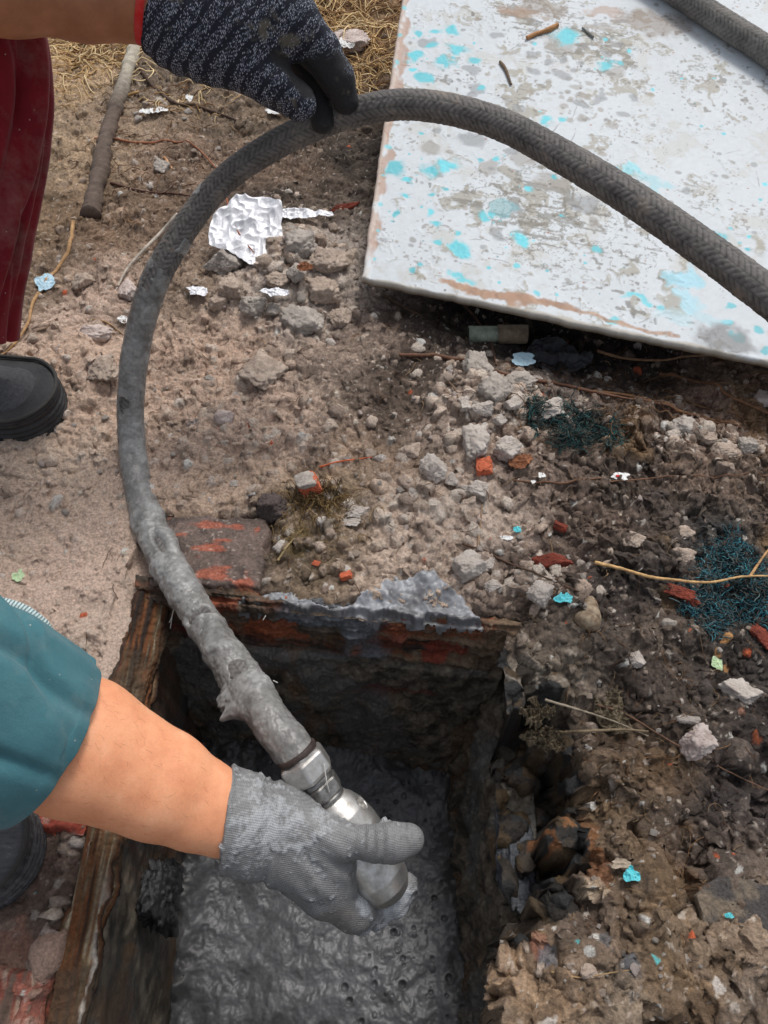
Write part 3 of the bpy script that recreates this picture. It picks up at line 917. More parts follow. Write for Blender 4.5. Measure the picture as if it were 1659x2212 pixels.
# ------------------------------------------------------------------ painted panel lying over the rubble
def build_board():
    FL = G(781, 602, .052); FR0 = G(1659, 782, .060); BL0 = G(868, 0, .150)
    es = FR0 - FL; et = BL0 - FL
    Ls, Lt = np.linalg.norm(es), np.linalg.norm(et)
    ks, kt = .86 / Ls, .74 / Lt
    es, et = es * ks, et * kt
    Ls, Lt = .86, .74
    nrm = np.cross(es, et); nrm /= np.linalg.norm(nrm)
    st = .00135
    ns, nt_ = int(Ls / st), int(Lt / st)
    s, t = np.meshgrid(np.linspace(0, 1, ns), np.linspace(0, 1, nt_))
    def onb(u, v):
        d = ray(u, v); o = np.array([0, 0, HC])
        k = nrm.dot(FL - o) / nrm.dot(d)
        p = o + d * k - FL
        A = np.array([[es.dot(es), es.dot(et)], [es.dot(et), et.dot(et)]])
        a = np.linalg.solve(A, [p.dot(es), p.dot(et)])
        return a[0] * Ls, a[1] * Lt, k
    X, Y = s * Ls, t * Lt
    wn_ = .006 * fbm2(X, Y, 60, 3, 701)
    wm_ = .006 * fbm2(X, Y, 60, 3, 705)
    c = np.ones(X.shape + (3,)) * S(204, 210, 214) * (1 + .03 * fbm2(X, Y, 12, 3, 711))[..., None]
    def lay(mask, col, a=1.0):
        nonlocal c
        m_ = (np.clip(mask, 0, 1) * a)[..., None]
        c = c * (1 - m_) + np.asarray(col) * m_
    def dab(u, v, r, col, a=.9, asp=1.0, soft=.25, rag=1.0, ang=0.0):
        sx, sy, k = onb(u, v)
        R = r * k / FOC
        lim = R * max(1, asp) * 2.2 + .012
        i0, i1 = np.searchsorted(X[0], [sx - lim, sx + lim]); j0, j1 = np.searchsorted(Y[:, 0], [sy - lim, sy + lim])
        if i1 <= i0 or j1 <= j0: return
        sl = (slice(j0, j1), slice(i0, i1))
        dx = X[sl] - sx + wn_[sl] * rag * min(1, R / .008); dy = Y[sl] - sy + wm_[sl] * rag * min(1, R / .008)
        ca, sa = math.cos(ang), math.sin(ang)
        dx, dy = ca * dx + sa * dy, -sa * dx + ca * dy
        d = np.sqrt((dx / asp) ** 2 + dy ** 2) / R
        m_ = (sm(d, 1 + soft, 1 - soft) * a)[..., None]
        c[sl] = c[sl] * (1 - m_) + np.asarray(col) * m_
    # general grime: fine brown-grey veil, scratches and specks
    g1 = fbm2(X, Y, 26, 5, 721, .65)
    lay(sm(g1, .25, .85), S(190, 188, 180), .5)
    cen = np.zeros(X.shape)
    for (u, v, r, a) in [(1160, 450, 150, 1), (1050, 420, 90, .8), (1250, 470, 90, 1), (1380, 540, 110, .7), (1200, 600, 90, .5), (1480, 150, 90, .5), (1150, 20, 110, 1), (1280, 100, 120, .8), (1100, 200, 80, .5), (1500, 420, 80, .5)]:
        sx, sy, k = onb(u, v); R = r * k / FOC
        cen = np.maximum(cen, a * np.exp(-((X - sx) ** 2 + (Y - sy) ** 2) / R ** 2))
    g2 = fbm2(X + wn_ * 2, Y + wm_ * 2, 40, 5, 731, .65)
    lay(sm(g2 + .9 * cen, .75, 1.25), S(150, 142, 122), .70)
    g3 = fbm2(X + wn_ * 3, Y * 1.4, 55, 4, 741, .6, True)
    lay(sm(g3 * cen * 1.2 + .15 * g2, .62, .95), S(112, 108, 98), .7)
    g5 = 1 - np.abs(fbm2(X + wn_ * 2.5, Y + wm_ * 2.5, 32, 3, 745, .5))
    lay(sm(g5, .955, .995) * sm(cen + .3 * g1, .25, .6), S(84, 82, 76), .75)
    g4 = sm(noise2(X, Y, 300, 751) + .5 * noise2(X, Y, 40, 752), .78, .95)
    lay(g4, S(120, 108, 96), .55)
    sp = sm(noise2(X, Y, 160, 755) + .7 * noise2(X, Y, 14, 756), 1.02, 1.15)
    lay(sp, S(108, 104, 98), .7)
    r = np.random.RandomState(9)
    GRY, CY, BR = S(132, 134, 134), S(96, 206, 218), S(150, 104, 74)
    Z2 = lambda x, y: (829.5 + x / 2, y / 2)
    Z4 = lambda x, y: (829.5 + x / 2, 553 + y / 2)
    for (x, y, q) in [(490,150,22),(635,230,26),(710,260,20),(770,262,22),(650,305,28),(770,320,28),(705,355,16),(830,375,20),(870,415,18),(930,430,22),(855,450,25),(770,420,14),(960,120,26),
                      (760,190,60),(375,300,30),(200,640,36),(290,650,18),(380,600,44),(600,680,40),(540,650,25),(450,720,44),(870,880,60),(905,965,32),(720,790,56),(1000,320,40),(985,530,22),
                      (285,350,12),(325,350,10),(645,395,18),(400,385,36),(380,410,24),(850,510,22),(780,460,14),(180,185,34),(230,560,20),(490,1010,26),(560,910,30),(650,90,16),(1030,95,20),
                      (820,300,14),(890,355,16),(1040,490,16),(1080,420,22),(870,205,20),(960,240,18),(1450,660,10),(1300,825,18),(540,440,20),(590,470,26),(560,220,12),(345,130,10),(600,190,12),(1020,190,14),(890,110,16)]:
        u, v = Z2(x, y)
        dab(u, v, q * .5, S(128, 130, 132) if r.rand() < .6 else S(150, 144, 136), .62, asp=r.uniform(.9, 1.5), rag=.9)
    for k in range(260):
        u, v = (r.normal(1230, 70), r.uniform(30, 260)) if k < 110 else (r.uniform(800, 1659), r.uniform(0, 740))
        dab(u, v, r.uniform(1.5, 7), [GRY, S(120, 116, 108), S(150, 138, 122)][r.randint(3)], .6, asp=r.uniform(.8, 1.7), rag=.5)
    for k in range(150):
        dab(r.uniform(800, 1659), r.uniform(0, 760), r.uniform(1, 2.6), [S(70, 60, 50), S(160, 92, 56), S(60, 130, 140)][r.randint(3)], .8, rag=.2)
    for k in range(70):
        u, v = (r.normal(1180, 120), r.normal(420, 120)) if k < 40 else (r.uniform(850, 1650), r.uniform(20, 700))
        dab(u, v, r.uniform(.7, 1.5), [S(120, 116, 110), S(150, 144, 134), S(96, 88, 78)][r.randint(3)], .55, asp=r.uniform(8, 26), rag=1.6, ang=r.normal(.7, .8))
    cy2 = [(295,130,30),(120,240,34),(265,270,34),(175,350,32),(130,305,12),(225,135,17),(395,265,16),(420,375,18),(95,270,12),(40,290,10),(785,160,40),(960,275,25),(1015,270,16),(1065,220,12),(950,170,11),
           (45,720,44),(100,775,22),(205,730,26),(270,715,34),(205,835,16),(265,815,13),(45,928,20),(195,915,14),(225,962,13),(160,893,8),(425,945,32),(470,925,18),(605,1040,30),(235,1048,17),(325,1080,42),(315,1010,15),
           (915,1075,18),(765,515,15),(700,520,22),(480,685,20),(620,810,16),(740,765,14),(770,928,9),(1450,1020,36),(1570,1020,11),(1645,795,12),(1625,860,10),(1465,578,9),(1165,385,8),(1370,540,8),(1430,340,6),(1290,340,7),
           (1570,1075,10),(310,215,34),(200,200,18),(650,190,10),(330,540,10),(160,580,8),(410,685,12),(90,850,14),(350,460,8),(150,140,20)]
    for i, (x, y, q) in enumerate(cy2):
        u, v = Z2(x, y)
        cc = CY * r.uniform(.8, 1.1) + S(30, 40, 40) * r.uniform(0, .5)
        dab(u, v, q * .5, cc * .9, .55, asp=r.uniform(1, 1.3), soft=.5, rag=1.4)
        dab(u + r.uniform(-2, 2), v, q * .42, cc, .85, asp=r.uniform(.9, 1.3), rag=1.0)
        for k in range(3):
            dab(u + r.normal(0, q * .7), v + r.normal(0, q * .4), q * r.uniform(.04, .14), cc, .8)
    for (x, y, q) in [(128,70,16),(160,45,14),(450,55,10),(670,157,16),(575,45,14),(745,165,8),(975,270,24),(1195,215,20),(1475,285,22),(1500,220,18),(1505,325,8),(1528,350,22),(1620,310,22),(1645,410,20),(495,117,7),(700,60,9),(870,30,8)]:
        u, v = Z4(x, y); dab(u, v, q * .5, CY * r.uniform(.7, 1.05), .85, asp=1.1)
    for (u, v, rr, asp, col, a) in [(997, 598, 10, 2.4, CY, .85), (1372, 635, 13, 1.9, CY, .85), (1480, 603, 24, 1.2, S(150, 214, 232), .7), (1490, 650, 30, 1.0, S(160, 214, 228), .7), (1530, 690, 22, 1.3, S(170, 210, 220), .5),
                                    (1355, 370, 14, 3.0, S(130, 214, 226), .7), (1410, 400, 24, 1.6, S(140, 206, 216), .55), (1450, 680, 30, 1.4, S(180, 216, 224), .5), (1080, 450, 22, .8, S(90, 170, 180), .5),
                                    (1560, 735, 40, 1.6, S(124, 124, 124), .8), (1120, 22, 22, 2.4, S(160, 128, 104), .7), (1180, 14, 26, 2.0, S(140, 126, 112), .6), (1300, 26, 14, 3.4, S(170, 138, 116), .6), (1420, 50, 40, 2.0, S(130, 112, 98), .6)]:
        dab(u, v, rr, col, a, asp=asp, soft=.35, rag=2.0)
    # bare wood worn through along the near edge and the left edge
    for k in range(60):
        f = k / 59
        u = 962 + f * 500; v = 606 + f * 112 + 6 * math.sin(f * 9)
        wv = (1 - abs(f - .25)) * 17 if f < .55 else 7
        dab(u, v + 3, wv * r.uniform(.5, .9), [S(168, 130, 104), S(150, 116, 92), S(180, 146, 120)][r.randint(3)], .7, asp=1.6, rag=1.2)
    le = sm(.012 + .010 * fbm2(X * 2, Y, 30, 3, 761) - X, -.002, .003) * sm(Y, .02, .06)
    lay(le, S(172, 132, 106), .75)
    le2 = sm(.007 + .004 * fbm2(X, Y * 2, 40, 3, 765) - X, -.001, .001)
    lay(le2, S(214, 206, 194), .8 * (1 - .5))
    for k in range(10):
        dab(868 - k * 7 + 4, k * 60 + 20, r.uniform(3, 7), CY, .7)
    fe = sm(.005 + .003 * fbm2(X, Y, 30, 3, 771) - Y, -.001, .002)
    lay(fe, S(176, 168, 154), .8)
    rag = .0009 * fbm2(X, Y, 60, 3, 775)
    z = .0012 * fbm2(X, Y, 6, 2, 781) + .0004 * sm(g2, .3, .8) - .0022 * (1 - sm(np.minimum(X, Y), 0, .003)) ** 2 + .016 * ((X - .3) ** 2 - .06)
    z += .002 * sm(.012 - X, 0, .006) * sm(X, -.001, .003)
    # shallow ogee of the near-left corner
    P = FL + s[..., None] * es + t[..., None] * et + nrm * z[..., None]
    P += (es / Ls) * (rag * (1 - sm(X, 0, .03)))[..., None] + (et / Lt) * (rag * 1.2 * (1 - sm(Y, 0, .03)))[..., None]
    nv = P.size // 3
    Vt = P.reshape(-1, 3)
    F = grid_faces(nt_, ns)
    idx = np.arange(nv).reshape(nt_, ns)
    per = np.r_[idx[0, :], idx[1:, -1], idx[-1, ::-1][1:], idx[::-1, 0][1:-1]]
    th = .0075
    low = Vt[per] - nrm * th
    li = nv + np.arange(len(per))
    side = np.stack([per, li, np.roll(li, -1), np.roll(per, -1)], 1)
    V = np.vstack([Vt, low, (FL + .5 * es + .5 * et - nrm * th)[None]])
    ce = np.full(len(per), len(V) - 1)
    bot = np.stack([li, ce, ce, np.roll(li, -1)], 1)
    edge_c = S(122, 112, 98) * (1 + .25 * r.rand(len(per)))[:, None]
    colr = np.vstack([c.reshape(-1, 3), edge_c, S(90, 70, 50)[None]])
    Ft = np.vstack([q2t(F), q2t(side), bot[:, [0, 1, 3]]])
    o = mesh_from('painted_board', V, Ft, M['board'], col=colr.clip(.01, .85))
    tag(o, 'large white painted board spattered with cyan and grey, near edge worn to bare wood', 'board')
    return onb, nrm, FL
onb, bn, bFL = build_board()
def on_board(u, v, lift=0.0):
    d = ray(u, v); o = np.array([0, 0, HC])
    k = bn.dot(bFL + bn * lift - o) / bn.dot(d)
    return o + d * k

# ------------------------------------------------------------------ hoses
def braid(C, rad, seg=100, step=.0008, seed=0, pitch=.0058, depth=.0005, c_lo=S(56, 54, 54), c_hi=S(126, 122, 118), lump=0.0, mud=0.0):
    """C: catmull points; rad(s) radius; rubber hose with herringbone braid. Returns V, F, col, (Crs, N, B, s, T)"""
    Cr, s = resample(C, step)
    T, N, B = frames(Cr[:, :3])
    a = np.linspace(0, 2 * math.pi, seg, endpoint=False)
    A, Sx = np.meshgrid(a, s)
    R = rad(s)[:, None] * np.ones_like(A)
    nb = 5                                          # herringbone columns around the hose
    ph = (A / (2 * math.pi) * nb * 2) % 2
    tri = 1 - np.abs(ph - 1)                        # 0..1..0 across a column
    x = (Sx / pitch + tri * 1.35) % 1
    strand = np.sqrt(np.clip(1 - (2 * x - 1) ** 2, 0, 1))
    seam = sm(np.minimum(np.abs(ph - 1), np.minimum(ph, 2 - ph)), 0, .10)
    h = strand * (.45 + .55 * seam)
    P0 = Cr[:, None, :3] + R[..., None] * (np.cos(A)[..., None] * N[:, None] + np.sin(A)[..., None] * B[:, None])
    nn = fbm3(P0.reshape(-1, 3), 60, 3, seed).reshape(A.shape)
    n2 = fbm3(P0.reshape(-1, 3), 400, 2, seed + 3).reshape(A.shape)
    wearm = sm(nn, -.5, .3)
    R2 = R + depth * (h - .5) * (.45 + .55 * wearm) + .0004 * n2 + lump * nn
    V = Cr[:, None, :3] + R2[..., None] * (np.cos(A)[..., None] * N[:, None] + np.sin(A)[..., None] * B[:, None])
    k = np.clip(.10 + .62 * h + .22 * nn + .22 * n2, 0, 1)[..., None]
    col = c_lo * (1 - k) + c_hi * k
    if mud:
        m_ = (sm(nn + .4 * n2, .5, .9) * mud)[..., None]
        col = col * (1 - m_) + S(150, 132, 114) * m_
    n = len(s)
    idx = np.arange(n * seg).reshape(n, seg)
    nx = np.roll(idx, -1, 1)
    F = np.stack([idx[:-1], nx[:-1], nx[1:], idx[1:]], -1).reshape(-1, 4)
    return V.reshape(-1, 3), F, col.reshape(-1, 3), (Cr[:, :3], T, N, B, s, A)

HP = [(2150, 1010, .50), (1900, 830, .53), (1659, 640, .565), (1500, 522, .595), (1350, 420, .625), (1200, 330, .66), (1080, 268, .69), (960, 234, .705), (850, 227, .72), (740, 250, .735), (640, 290, .75),
      (550, 340, .76), (470, 403, .775), (395, 500, .785), (330, 620, .80), (298, 735, .825), (283, 850, .85), (284, 960, .86), (300, 1055, .845), (330, 1150, .81), (375, 1240, .77), (440, 1345, .725), (515, 1455, .675), (585, 1555, .632), (645, 1636, .6125), (668, 1670, .6135)]
hose_c = catmull([Q(*p) for p in HP], 24)
hs_d = np.r_[0, np.cumsum(np.linalg.norm(np.diff(hose_c, axis=0), axis=1))]
hL = hs_d[-1]
hkey = np.array([hs_d[min(i * 24, len(hs_d) - 1)] for i in range(len(HP))])
rad_main = lambda s: np.interp(s, hkey, [.0132] * 12 + [.0128, .0132, .0138, .0135, .0132, .0138, .0142, .0145, .0145, .0145, .0145, .0146, .0152, .0140])
M['hose'] = vcol_mat('braided_rubber', rough=.78, bs=.35, bd=.0006, var=(.8, 1.15), nscale=300)
M['coat'] = vcol_mat('drying_cement', rough=.30, bs=.45, bd=.0009, var=(.8, 1.18), nscale=260, spec=.45)
hose = empty('vibrator_hose', tuple(GZ(284, 960)))
tag(hose, 'long braided dark rubber hose arching into the pit, its lower half caked in grey cement', 'hose')
V, F, col, fr = braid(hose_c, rad_main, seed=3, mud=.3)
adopt(mesh_from('hose_body', V, F, M['hose'], col=col), hose)

def hose_coat():
    Cr, T, N, B, s, A0 = fr
    keep = s > hkey[12] - .03
    Cr, N, B, s = Cr[keep], N[keep], B[keep], s[keep]
    seg = 150
    a = np.linspace(0, 2 * math.pi, seg, endpoint=False)
    A, Sx = np.meshgrid(a, s)
    R = rad_main(s)[:, None]
    D3 = np.cos(A)[..., None] * N[:, None] + np.sin(A)[..., None] * B[:, None]
    P = Cr[:, None] + R[..., None] * D3
    q = P.reshape(-1, 3)
    n1 = fbm3(q, 28, 4, 21, .55).reshape(A.shape)
    n2 = fbm3(q, 120, 4, 31, .6).reshape(A.shape)
    n3 = 1 - np.abs(fbm3(q + .01 * np.stack([n1.ravel()] * 3, 1), 45, 3, 41, .5)).reshape(A.shape)
    grow = np.interp(Sx, [hkey[12] - .03, hkey[12], hkey[13], hkey[15], hkey[18], hkey[20], hkey[23], hL - .025, hL], [-1.1, -.25, -.05, .40, .55, .8, .7, .7, .7])
    up = D3[..., 2]
    cov = grow + .55 * n1 + .12 * n2
    # bare windows where the braid shows
    for (k0, ang, w) in [(16.2, .3, .012), (22.1, 1.1, .010), (21.0, 1.2, .007), (13.2, .2, .014)]:
        s0 = np.interp(k0, np.arange(len(hkey)), hkey)
        vd = -(Cr / np.linalg.norm(Cr, axis=1, keepdims=True))
        cov = cov - 1.0 * np.exp(-((Sx - s0) / w) ** 2) * sm(up + .4 * n1, .35, .7)
    thick = np.interp(Sx, [hkey[12], hkey[15], hkey[18], hkey[19], hkey[22], hkey[23], hL], [.0008, .0010, .0012, .0030, .0038, .0024, .0012])
    t = thick * (sm(cov, 0, .35) * (.55 + .6 * n1.clip(-.6, .8) + .22 * n2 * 1.0 + .35 * n3 * sm(Sx, hkey[18], hkey[19])) + .35 * sm(n1, .2, .8) * sm(cov, 0, .2)) + np.where(cov > 0, .0005, 0)
    t = np.where(cov > 0, np.maximum(t, .0003), -.0012)
    # the hanging clump near the nozzle
    s0 = np.interp(22.35, np.arange(len(hkey)), hkey)
    side = D3 @ np.array([-.75, -.45, -.35])
    t = t + .015 * np.exp(-((Sx - s0) / .013) ** 2) * sm(side, .55, 1.0) * (1 + .5 * n2)
    s1 = np.interp(19.45, np.arange(len(hkey)), hkey)
    sd2 = D3 @ np.array([.75, .1, .6])
    t = t + .007 * np.exp(-((Sx - s1) / .016) ** 2) * (sm(sd2, .6, 1) - 1.5 * np.exp(-((sd2 - .62) / .14) ** 2) * sm(Sx, s1 - .02, s1) * (up > 0))
    bx_ = (Sx / .0058 + (1 - np.abs((A / (2 * math.pi) * 10) % 2 - 1)) * 1.35) % 1
    t = t + .0004 * np.sqrt(np.clip(1 - (2 * bx_ - 1) ** 2, 0, 1)) * sm(.3 - cov, 0, .6) * (t > 0)
    t = t + .0003 * fbm3(q, 260, 3, 71, .6).reshape(A.shape)
    V = Cr[:, None] + (R + t)[..., None] * D3
    wet = sm(n1 + .3 * n2, -.2, .6)[..., None]
    c = S(126, 125, 122) * (1 - wet) + S(144, 144, 142) * wet
    c = c * (1 + .16 * n2)[..., None].clip(.6, 1.4)
    dkk = sm(fbm3(q, 60, 3, 51).reshape(A.shape), .35, .8)[..., None]
    n5 = fbm3(q, 330, 3, 61, .6).reshape(A.shape)[..., None]
    c = c * (1 - .18 * dkk) * (1 + .16 * n5)
    pz = sm((1 - np.abs(fbm3(q, 34, 3, 63)).reshape(A.shape))[..., None], .9, 1.0)
    c = c * (1 - .22 * pz)
    n = len(s)
    idx = np.arange(n * seg).reshape(n, seg); nx = np.roll(idx, -1, 1)
    F = np.stack([idx[:-1], nx[:-1], nx[1:], idx[1:]], -1).reshape(-1, 4)
    # drop the stretches that lie under the rubber
    hid = (t < -.0005).reshape(-1)
    F = F[~(hid[F].all(1))]
    o = mesh_from('cement_coating', V.reshape(-1, 3), F, M['coat'], col=c.reshape(-1, 3))
    adopt(o, hose)
hose_coat()

# nozzle: collar, two hexagonal nuts and a bulbous steel head with bored holes
NA = Q(640, 1626, .612); NB = Q(851, 1940, .624)
ax = (NB - NA) / np.linalg.norm(NB - NA); NL = np.linalg.norm(NB - NA)
ref = np.cross(ax, [0, 0, 1.0]); ref /= np.linalg.norm(ref); ref2 = np.cross(ax, ref)
M['steel'] = None
def steel(name, c1, c2, rough, scale=90):
    m, nt, b = mat_new(name, rough=rough, metal=.85)
    co = objco(nt)
    n1 = tnoise(nt, co, scale, 6, .7)
    nt.links.new(ramp(nt, n1, [(.35, c1), (.65, c2)]), b.inputs['Base Color'])
    nt.links.new(ramp(nt, n1, [(.3, rough + .2), (.7, max(.1, rough - .1))]), b.inputs['Roughness'])
    bump(nt, b, tnoise(nt, co, scale * 5, 4, .7), .25, .0005)
    return m
M['steel'] = steel('smeared_steel', S(170, 166, 160), S(214, 212, 208), .36)
M['steel_dark'] = steel('scratched_steel', S(104, 102, 100), S(160, 158, 154), .42, 140)
M['rubber'] = noise_mat('dark_rubber_ring', S(34, 28, 26), S(70, 56, 50), 160, rough=.6, bs=.4, bd=.0006)
def lathe(name, prof, mat, seg=64, hexr=None):
    """prof: list of (x along axis in metres, radius); hexr: amount of hexagonal shape"""
    a = np.linspace(0, 2 * math.pi, seg, endpoint=False)
    pr = np.array(prof)
    if hexr:
        hx = 1 / np.cos(((a + .25) % (math.pi / 3)) - math.pi / 6)
        hx = np.minimum(hx, 1.125) / 1.04
    else:
        hx = np.ones(seg)
    V = NA + pr[:, 0, None, None] * ax + (pr[:, 1, None, None] * hx[None, :, None]) * (np.cos(a)[None, :, None] * ref + np.sin(a)[None, :, None] * ref2)
    n = len(pr)
    idx = np.arange(n * seg).reshape(n, seg); nx = np.roll(idx, -1, 1)
    F = np.stack([idx[:-1], nx[:-1], nx[1:], idx[1:]], -1).reshape(-1, 4)
    o = mesh_from(name, V.reshape(-1, 3), F, mat, smooth=not hexr)
    return adopt(o, hose)
u_ = NL / 1087.0     # metres per zoomed pixel along the axis
lathe('rubber_ring', [(-.002, .0130), (-.002, .0162), (-.001, .0172), (.002, .0174), (.0035, .0166), (.0045, .0160), (.0045, .013)], M['rubber'])
lathe('hex_nut', [(.004, .012), (.004, .0165), (.0055, .0185), (.0075, .0192), (.021, .0192), (.0235, .0182), (.0245, .0165), (.0245, .012)], M['steel'], seg=96, hexr=1)
lathe('threaded_neck', [(.022, .0145), (.026, .0145), (.0268, .0155), (.0276, .0145), (.0284, .0155), (.0292, .0145), (.031, .0145), (.031, .012)], M['steel_dark'])
lathe('hex_nut', [(.0295, .011), (.0295, .0150), (.0308, .0163), (.0405, .0163), (.042, .0150), (.042, .011)], M['steel_dark'], seg=96, hexr=1)
lathe('threaded_neck', [(.041, .0138), (.0435, .0138), (.0442, .0148), (.0452, .0138), (.046, .0148), (.0470, .0136), (.050, .0136)], M['steel_dark'])
HX0, HX1 = .0465, NL
def head_sdf(P):
    d = P - NA
    x = d @ ax
    rr = np.linalg.norm(d - x[:, None] * ax, axis=1)
    t = (x - HX0) / (HX1 - HX0)
    prof = np.interp(t, [-.2, 0, .06, .15, .3, .5, .75, .88, .95, .985, 1.0], [.0145, .0150, .0192, .0232, .0256, .0260, .0240, .0210, .0168, .0114, .006])
    f = np.maximum((rr - prof) * .8, np.maximum(HX0 - x, x - HX1 + .001))
    for (xx, an) in [(.060, HA1), (.062, HA2), (.097, HA1 + .4)]:
        dr = math.cos(an) * ref + math.sin(an) * ref2
        c = NA + ax * xx
        e = P - c
        al = e @ dr
        w = np.linalg.norm(e - al[:, None] * dr, axis=1)
        f = np.maximum(f, -np.maximum(w - .0054, .0178 - al))
    return f
# directions of the two visible holes: as the camera sees them
vd = np.array([0, 0, HC]) - (NA + ax * .06); vd /= np.linalg.norm(vd)
sidev = np.cross(ax, vd); sidev /= np.linalg.norm(sidev)
def ang_of(w):
    return math.atan2(w.dot(ref2), w.dot(ref))
HA1 = ang_of(vd * .78 + sidev * .62); HA2 = ang_of(vd * .45 - sidev * .9)
mn = np.minimum(NA, NB) - .025; mx = np.maximum(NA, NB) + .025
Vh, Fh, Nh = nets(head_sdf, mn, mx, .0009)
adopt(mesh_from('nozzle_head', Vh, Fh, M['steel']), hose)

# second length of hose on the board
H2 = [on_board(u, v, .0165) for (u, v) in [(1320, -120), (1400, -60), (1480, -5), (1560, 48), (1659, 112), (1780, 205), (1900, 300)]]
rad2 = lambda s: np.full(np.shape(s), .0165)
V, F, col, fr2 = braid(catmull(H2, 16), rad2, seg=72, step=.0014, seed=13, c_lo=S(66, 66, 66), c_hi=S(134, 130, 124), pitch=.007)
h2 = mesh_from('rubber_hose', V, F, M['hose'], col=col)
tag(h2, 'short stretch of braided grey hose lying across the far corner of the white board', 'hose')

# ------------------------------------------------------------------ people: two workers' arms, gloves, sleeves, trouser leg and boots
def chain(P, pts, k=.006, flat=None):
    f = None
    for i in range(len(pts) - 1):
        a, b = pts[i], pts[i + 1]
        d = cap(P, Q(*a[:3]), Q(*b[:3]), a[3] * a[2] / FOC, b[3] * b[2] / FOC, flat)
        f = d if f is None else smin(f, d, k)
    return f

def skin_mat(name, c1, c2, c3):
    m, nt, b = mat_new(name, rough=.52, spec=.35)
    co = objco(nt)
    n1 = tnoise(nt, co, 38, 5, .6)
    n2 = tnoise(nt, co, 700, 3, .6)
    base = ramp(nt, n1, [(.3, c1), (.55, c2), (.75, c3)])
    base = mix(nt, base, ramp(nt, n2, [(.3, .94), (.7, 1.04)]), 1.0, 'MULTIPLY')
    vo = nd(nt, 'ShaderNodeTexVoronoi'); vo.inputs['Scale'].default_value = 260
    nt.links.new(co, vo.inputs['Vector'])
    fr_ = ramp(nt, vo.outputs['Distance'], [(.0, 1.0), (.09, 0.0)])
    base = mix(nt, base, c1 * .55, mix(nt, fr_, (0, 0, 0), .55))
    nt.links.new(base, b.inputs['Base Color'])
    b.inputs['Subsurface Weight'].default_value = .12
    b.inputs['Subsurface Radius'].default_value = (.01, .004, .002)
    b.inputs['Subsurface Scale'].default_value = .4
    bump(nt, b, n2, .22, .0006)
    return m
M['skin_a'] = skin_mat('tanned_skin', S(150, 98, 70), S(172, 116, 84), S(186, 130, 98))
M['skin_b'] = skin_mat('light_tan_skin', S(226, 150, 110), S(240, 168, 126), S(246, 184, 144))

def arm_hair(name, V, N, parent, keep, n, seed, colr):
    r = np.random.RandomState(seed)
    idx = np.flatnonzero(keep); its = []
    for k in range(n):
        i = idx[r.randint(len(idx))]
        p, m_ = V[i], N[i]
        d = np.array([.8, -.3, 0]) + r.normal(0, .35, 3); d -= m_ * d.dot(m_); d /= np.linalg.norm(d)
        L = r.uniform(.003, .007)
        its.append((np.array([p - m_ * .0003, p + d * L * .5 + m_ * .0009, p + d * L + m_ * .0010]), .00005))
    o = tubes_mesh(name, its, M['vc'], parent, seg=3, cols=[colr] * len(its))
    o['kind'] = 'stuff'
    return o

def bbox_of(lists, pad=.05):
    pts = np.array([Q(*p[:3]) for l in lists for p in l])
    return pts.min(0) - pad, pts.max(0) + pad
VD = lambda u, v: -ray(u, v) / np.linalg.norm(ray(u, v))

# ---- worker holding the nozzle (lower left)
pb_arm = [(-420, 1400, .44, 190), (-60, 1535, .512, 140), (90, 1585, .540, 138), (170, 1612, .546, 146), (344, 1694, .566, 114), (430, 1738, .577, 94), (490, 1766, .583, 80), (530, 1780, .586, 60)]
flB = (VD(300, 1650), 1.18)
def armB(P):
    f = chain(P, pb_arm, .006, flB)
    return f + .0006 * fbm3(P, 25, 2, 5)
lo, hi = bbox_of([pb_arm], .07)
Va, Fa, Na = nets(armB, lo, hi, .003)
nPx = Q(470, 1768, .583)[0]
personB = mesh_from('person', Va, Fa, M['skin_b'])
tag(personB, 'person in a teal sleeve and grey cement-smeared glove gripping the steel nozzle over the pit', 'person')

arm_hair('arm_hair', Va, Na, personB, (Va[:, 0] > Q(150, 1600, .54)[0]) & (Va[:, 0] < nPx) & (Na[:, 2] > 0), 130, 3, S(150, 92, 62))

thumb = [(600, 1770, .590, 46), (724, 1817, .586, 40), (808, 1822, .582, 34), (848, 1820, .582, 37), (882, 1814, .586, 34)]
palm = [(500, 1770, .586, 90), (600, 1796, .590, 88), (690, 1853, .592, 80)]
idx_ = [(560, 1830, .592, 50), (700, 1925, .600, 52), (765, 1968, .612, 42), (800, 1972, .630, 31), (845, 1945, .638, 30), (876, 1912, .640, 27)]
mid_ = [(560, 1810, .605, 50), (700, 1900, .628, 42), (790, 1960, .652, 29), (850, 1930, .664, 26)]
rin_ = [(560, 1800, .615, 46), (680, 1880, .648, 38), (770, 1930, .676, 27), (830, 1895, .686, 24)]
pin_ = [(550, 1790, .615, 42), (660, 1850, .660, 34), (740, 1890, .692, 23), (790, 1860, .70, 20)]
web = [(700, 1810, .592, 40), (735, 1905, .600, 34)]
flP = (VD(620, 1810), 1.75)
nP = Q(487, 1768, .583); nDir = np.cross(ray(491, 1665), ray(466, 1875)); nDir /= np.linalg.norm(nDir); nDir *= np.sign(nDir.dot(Q(600, 1775, .586) - nP))
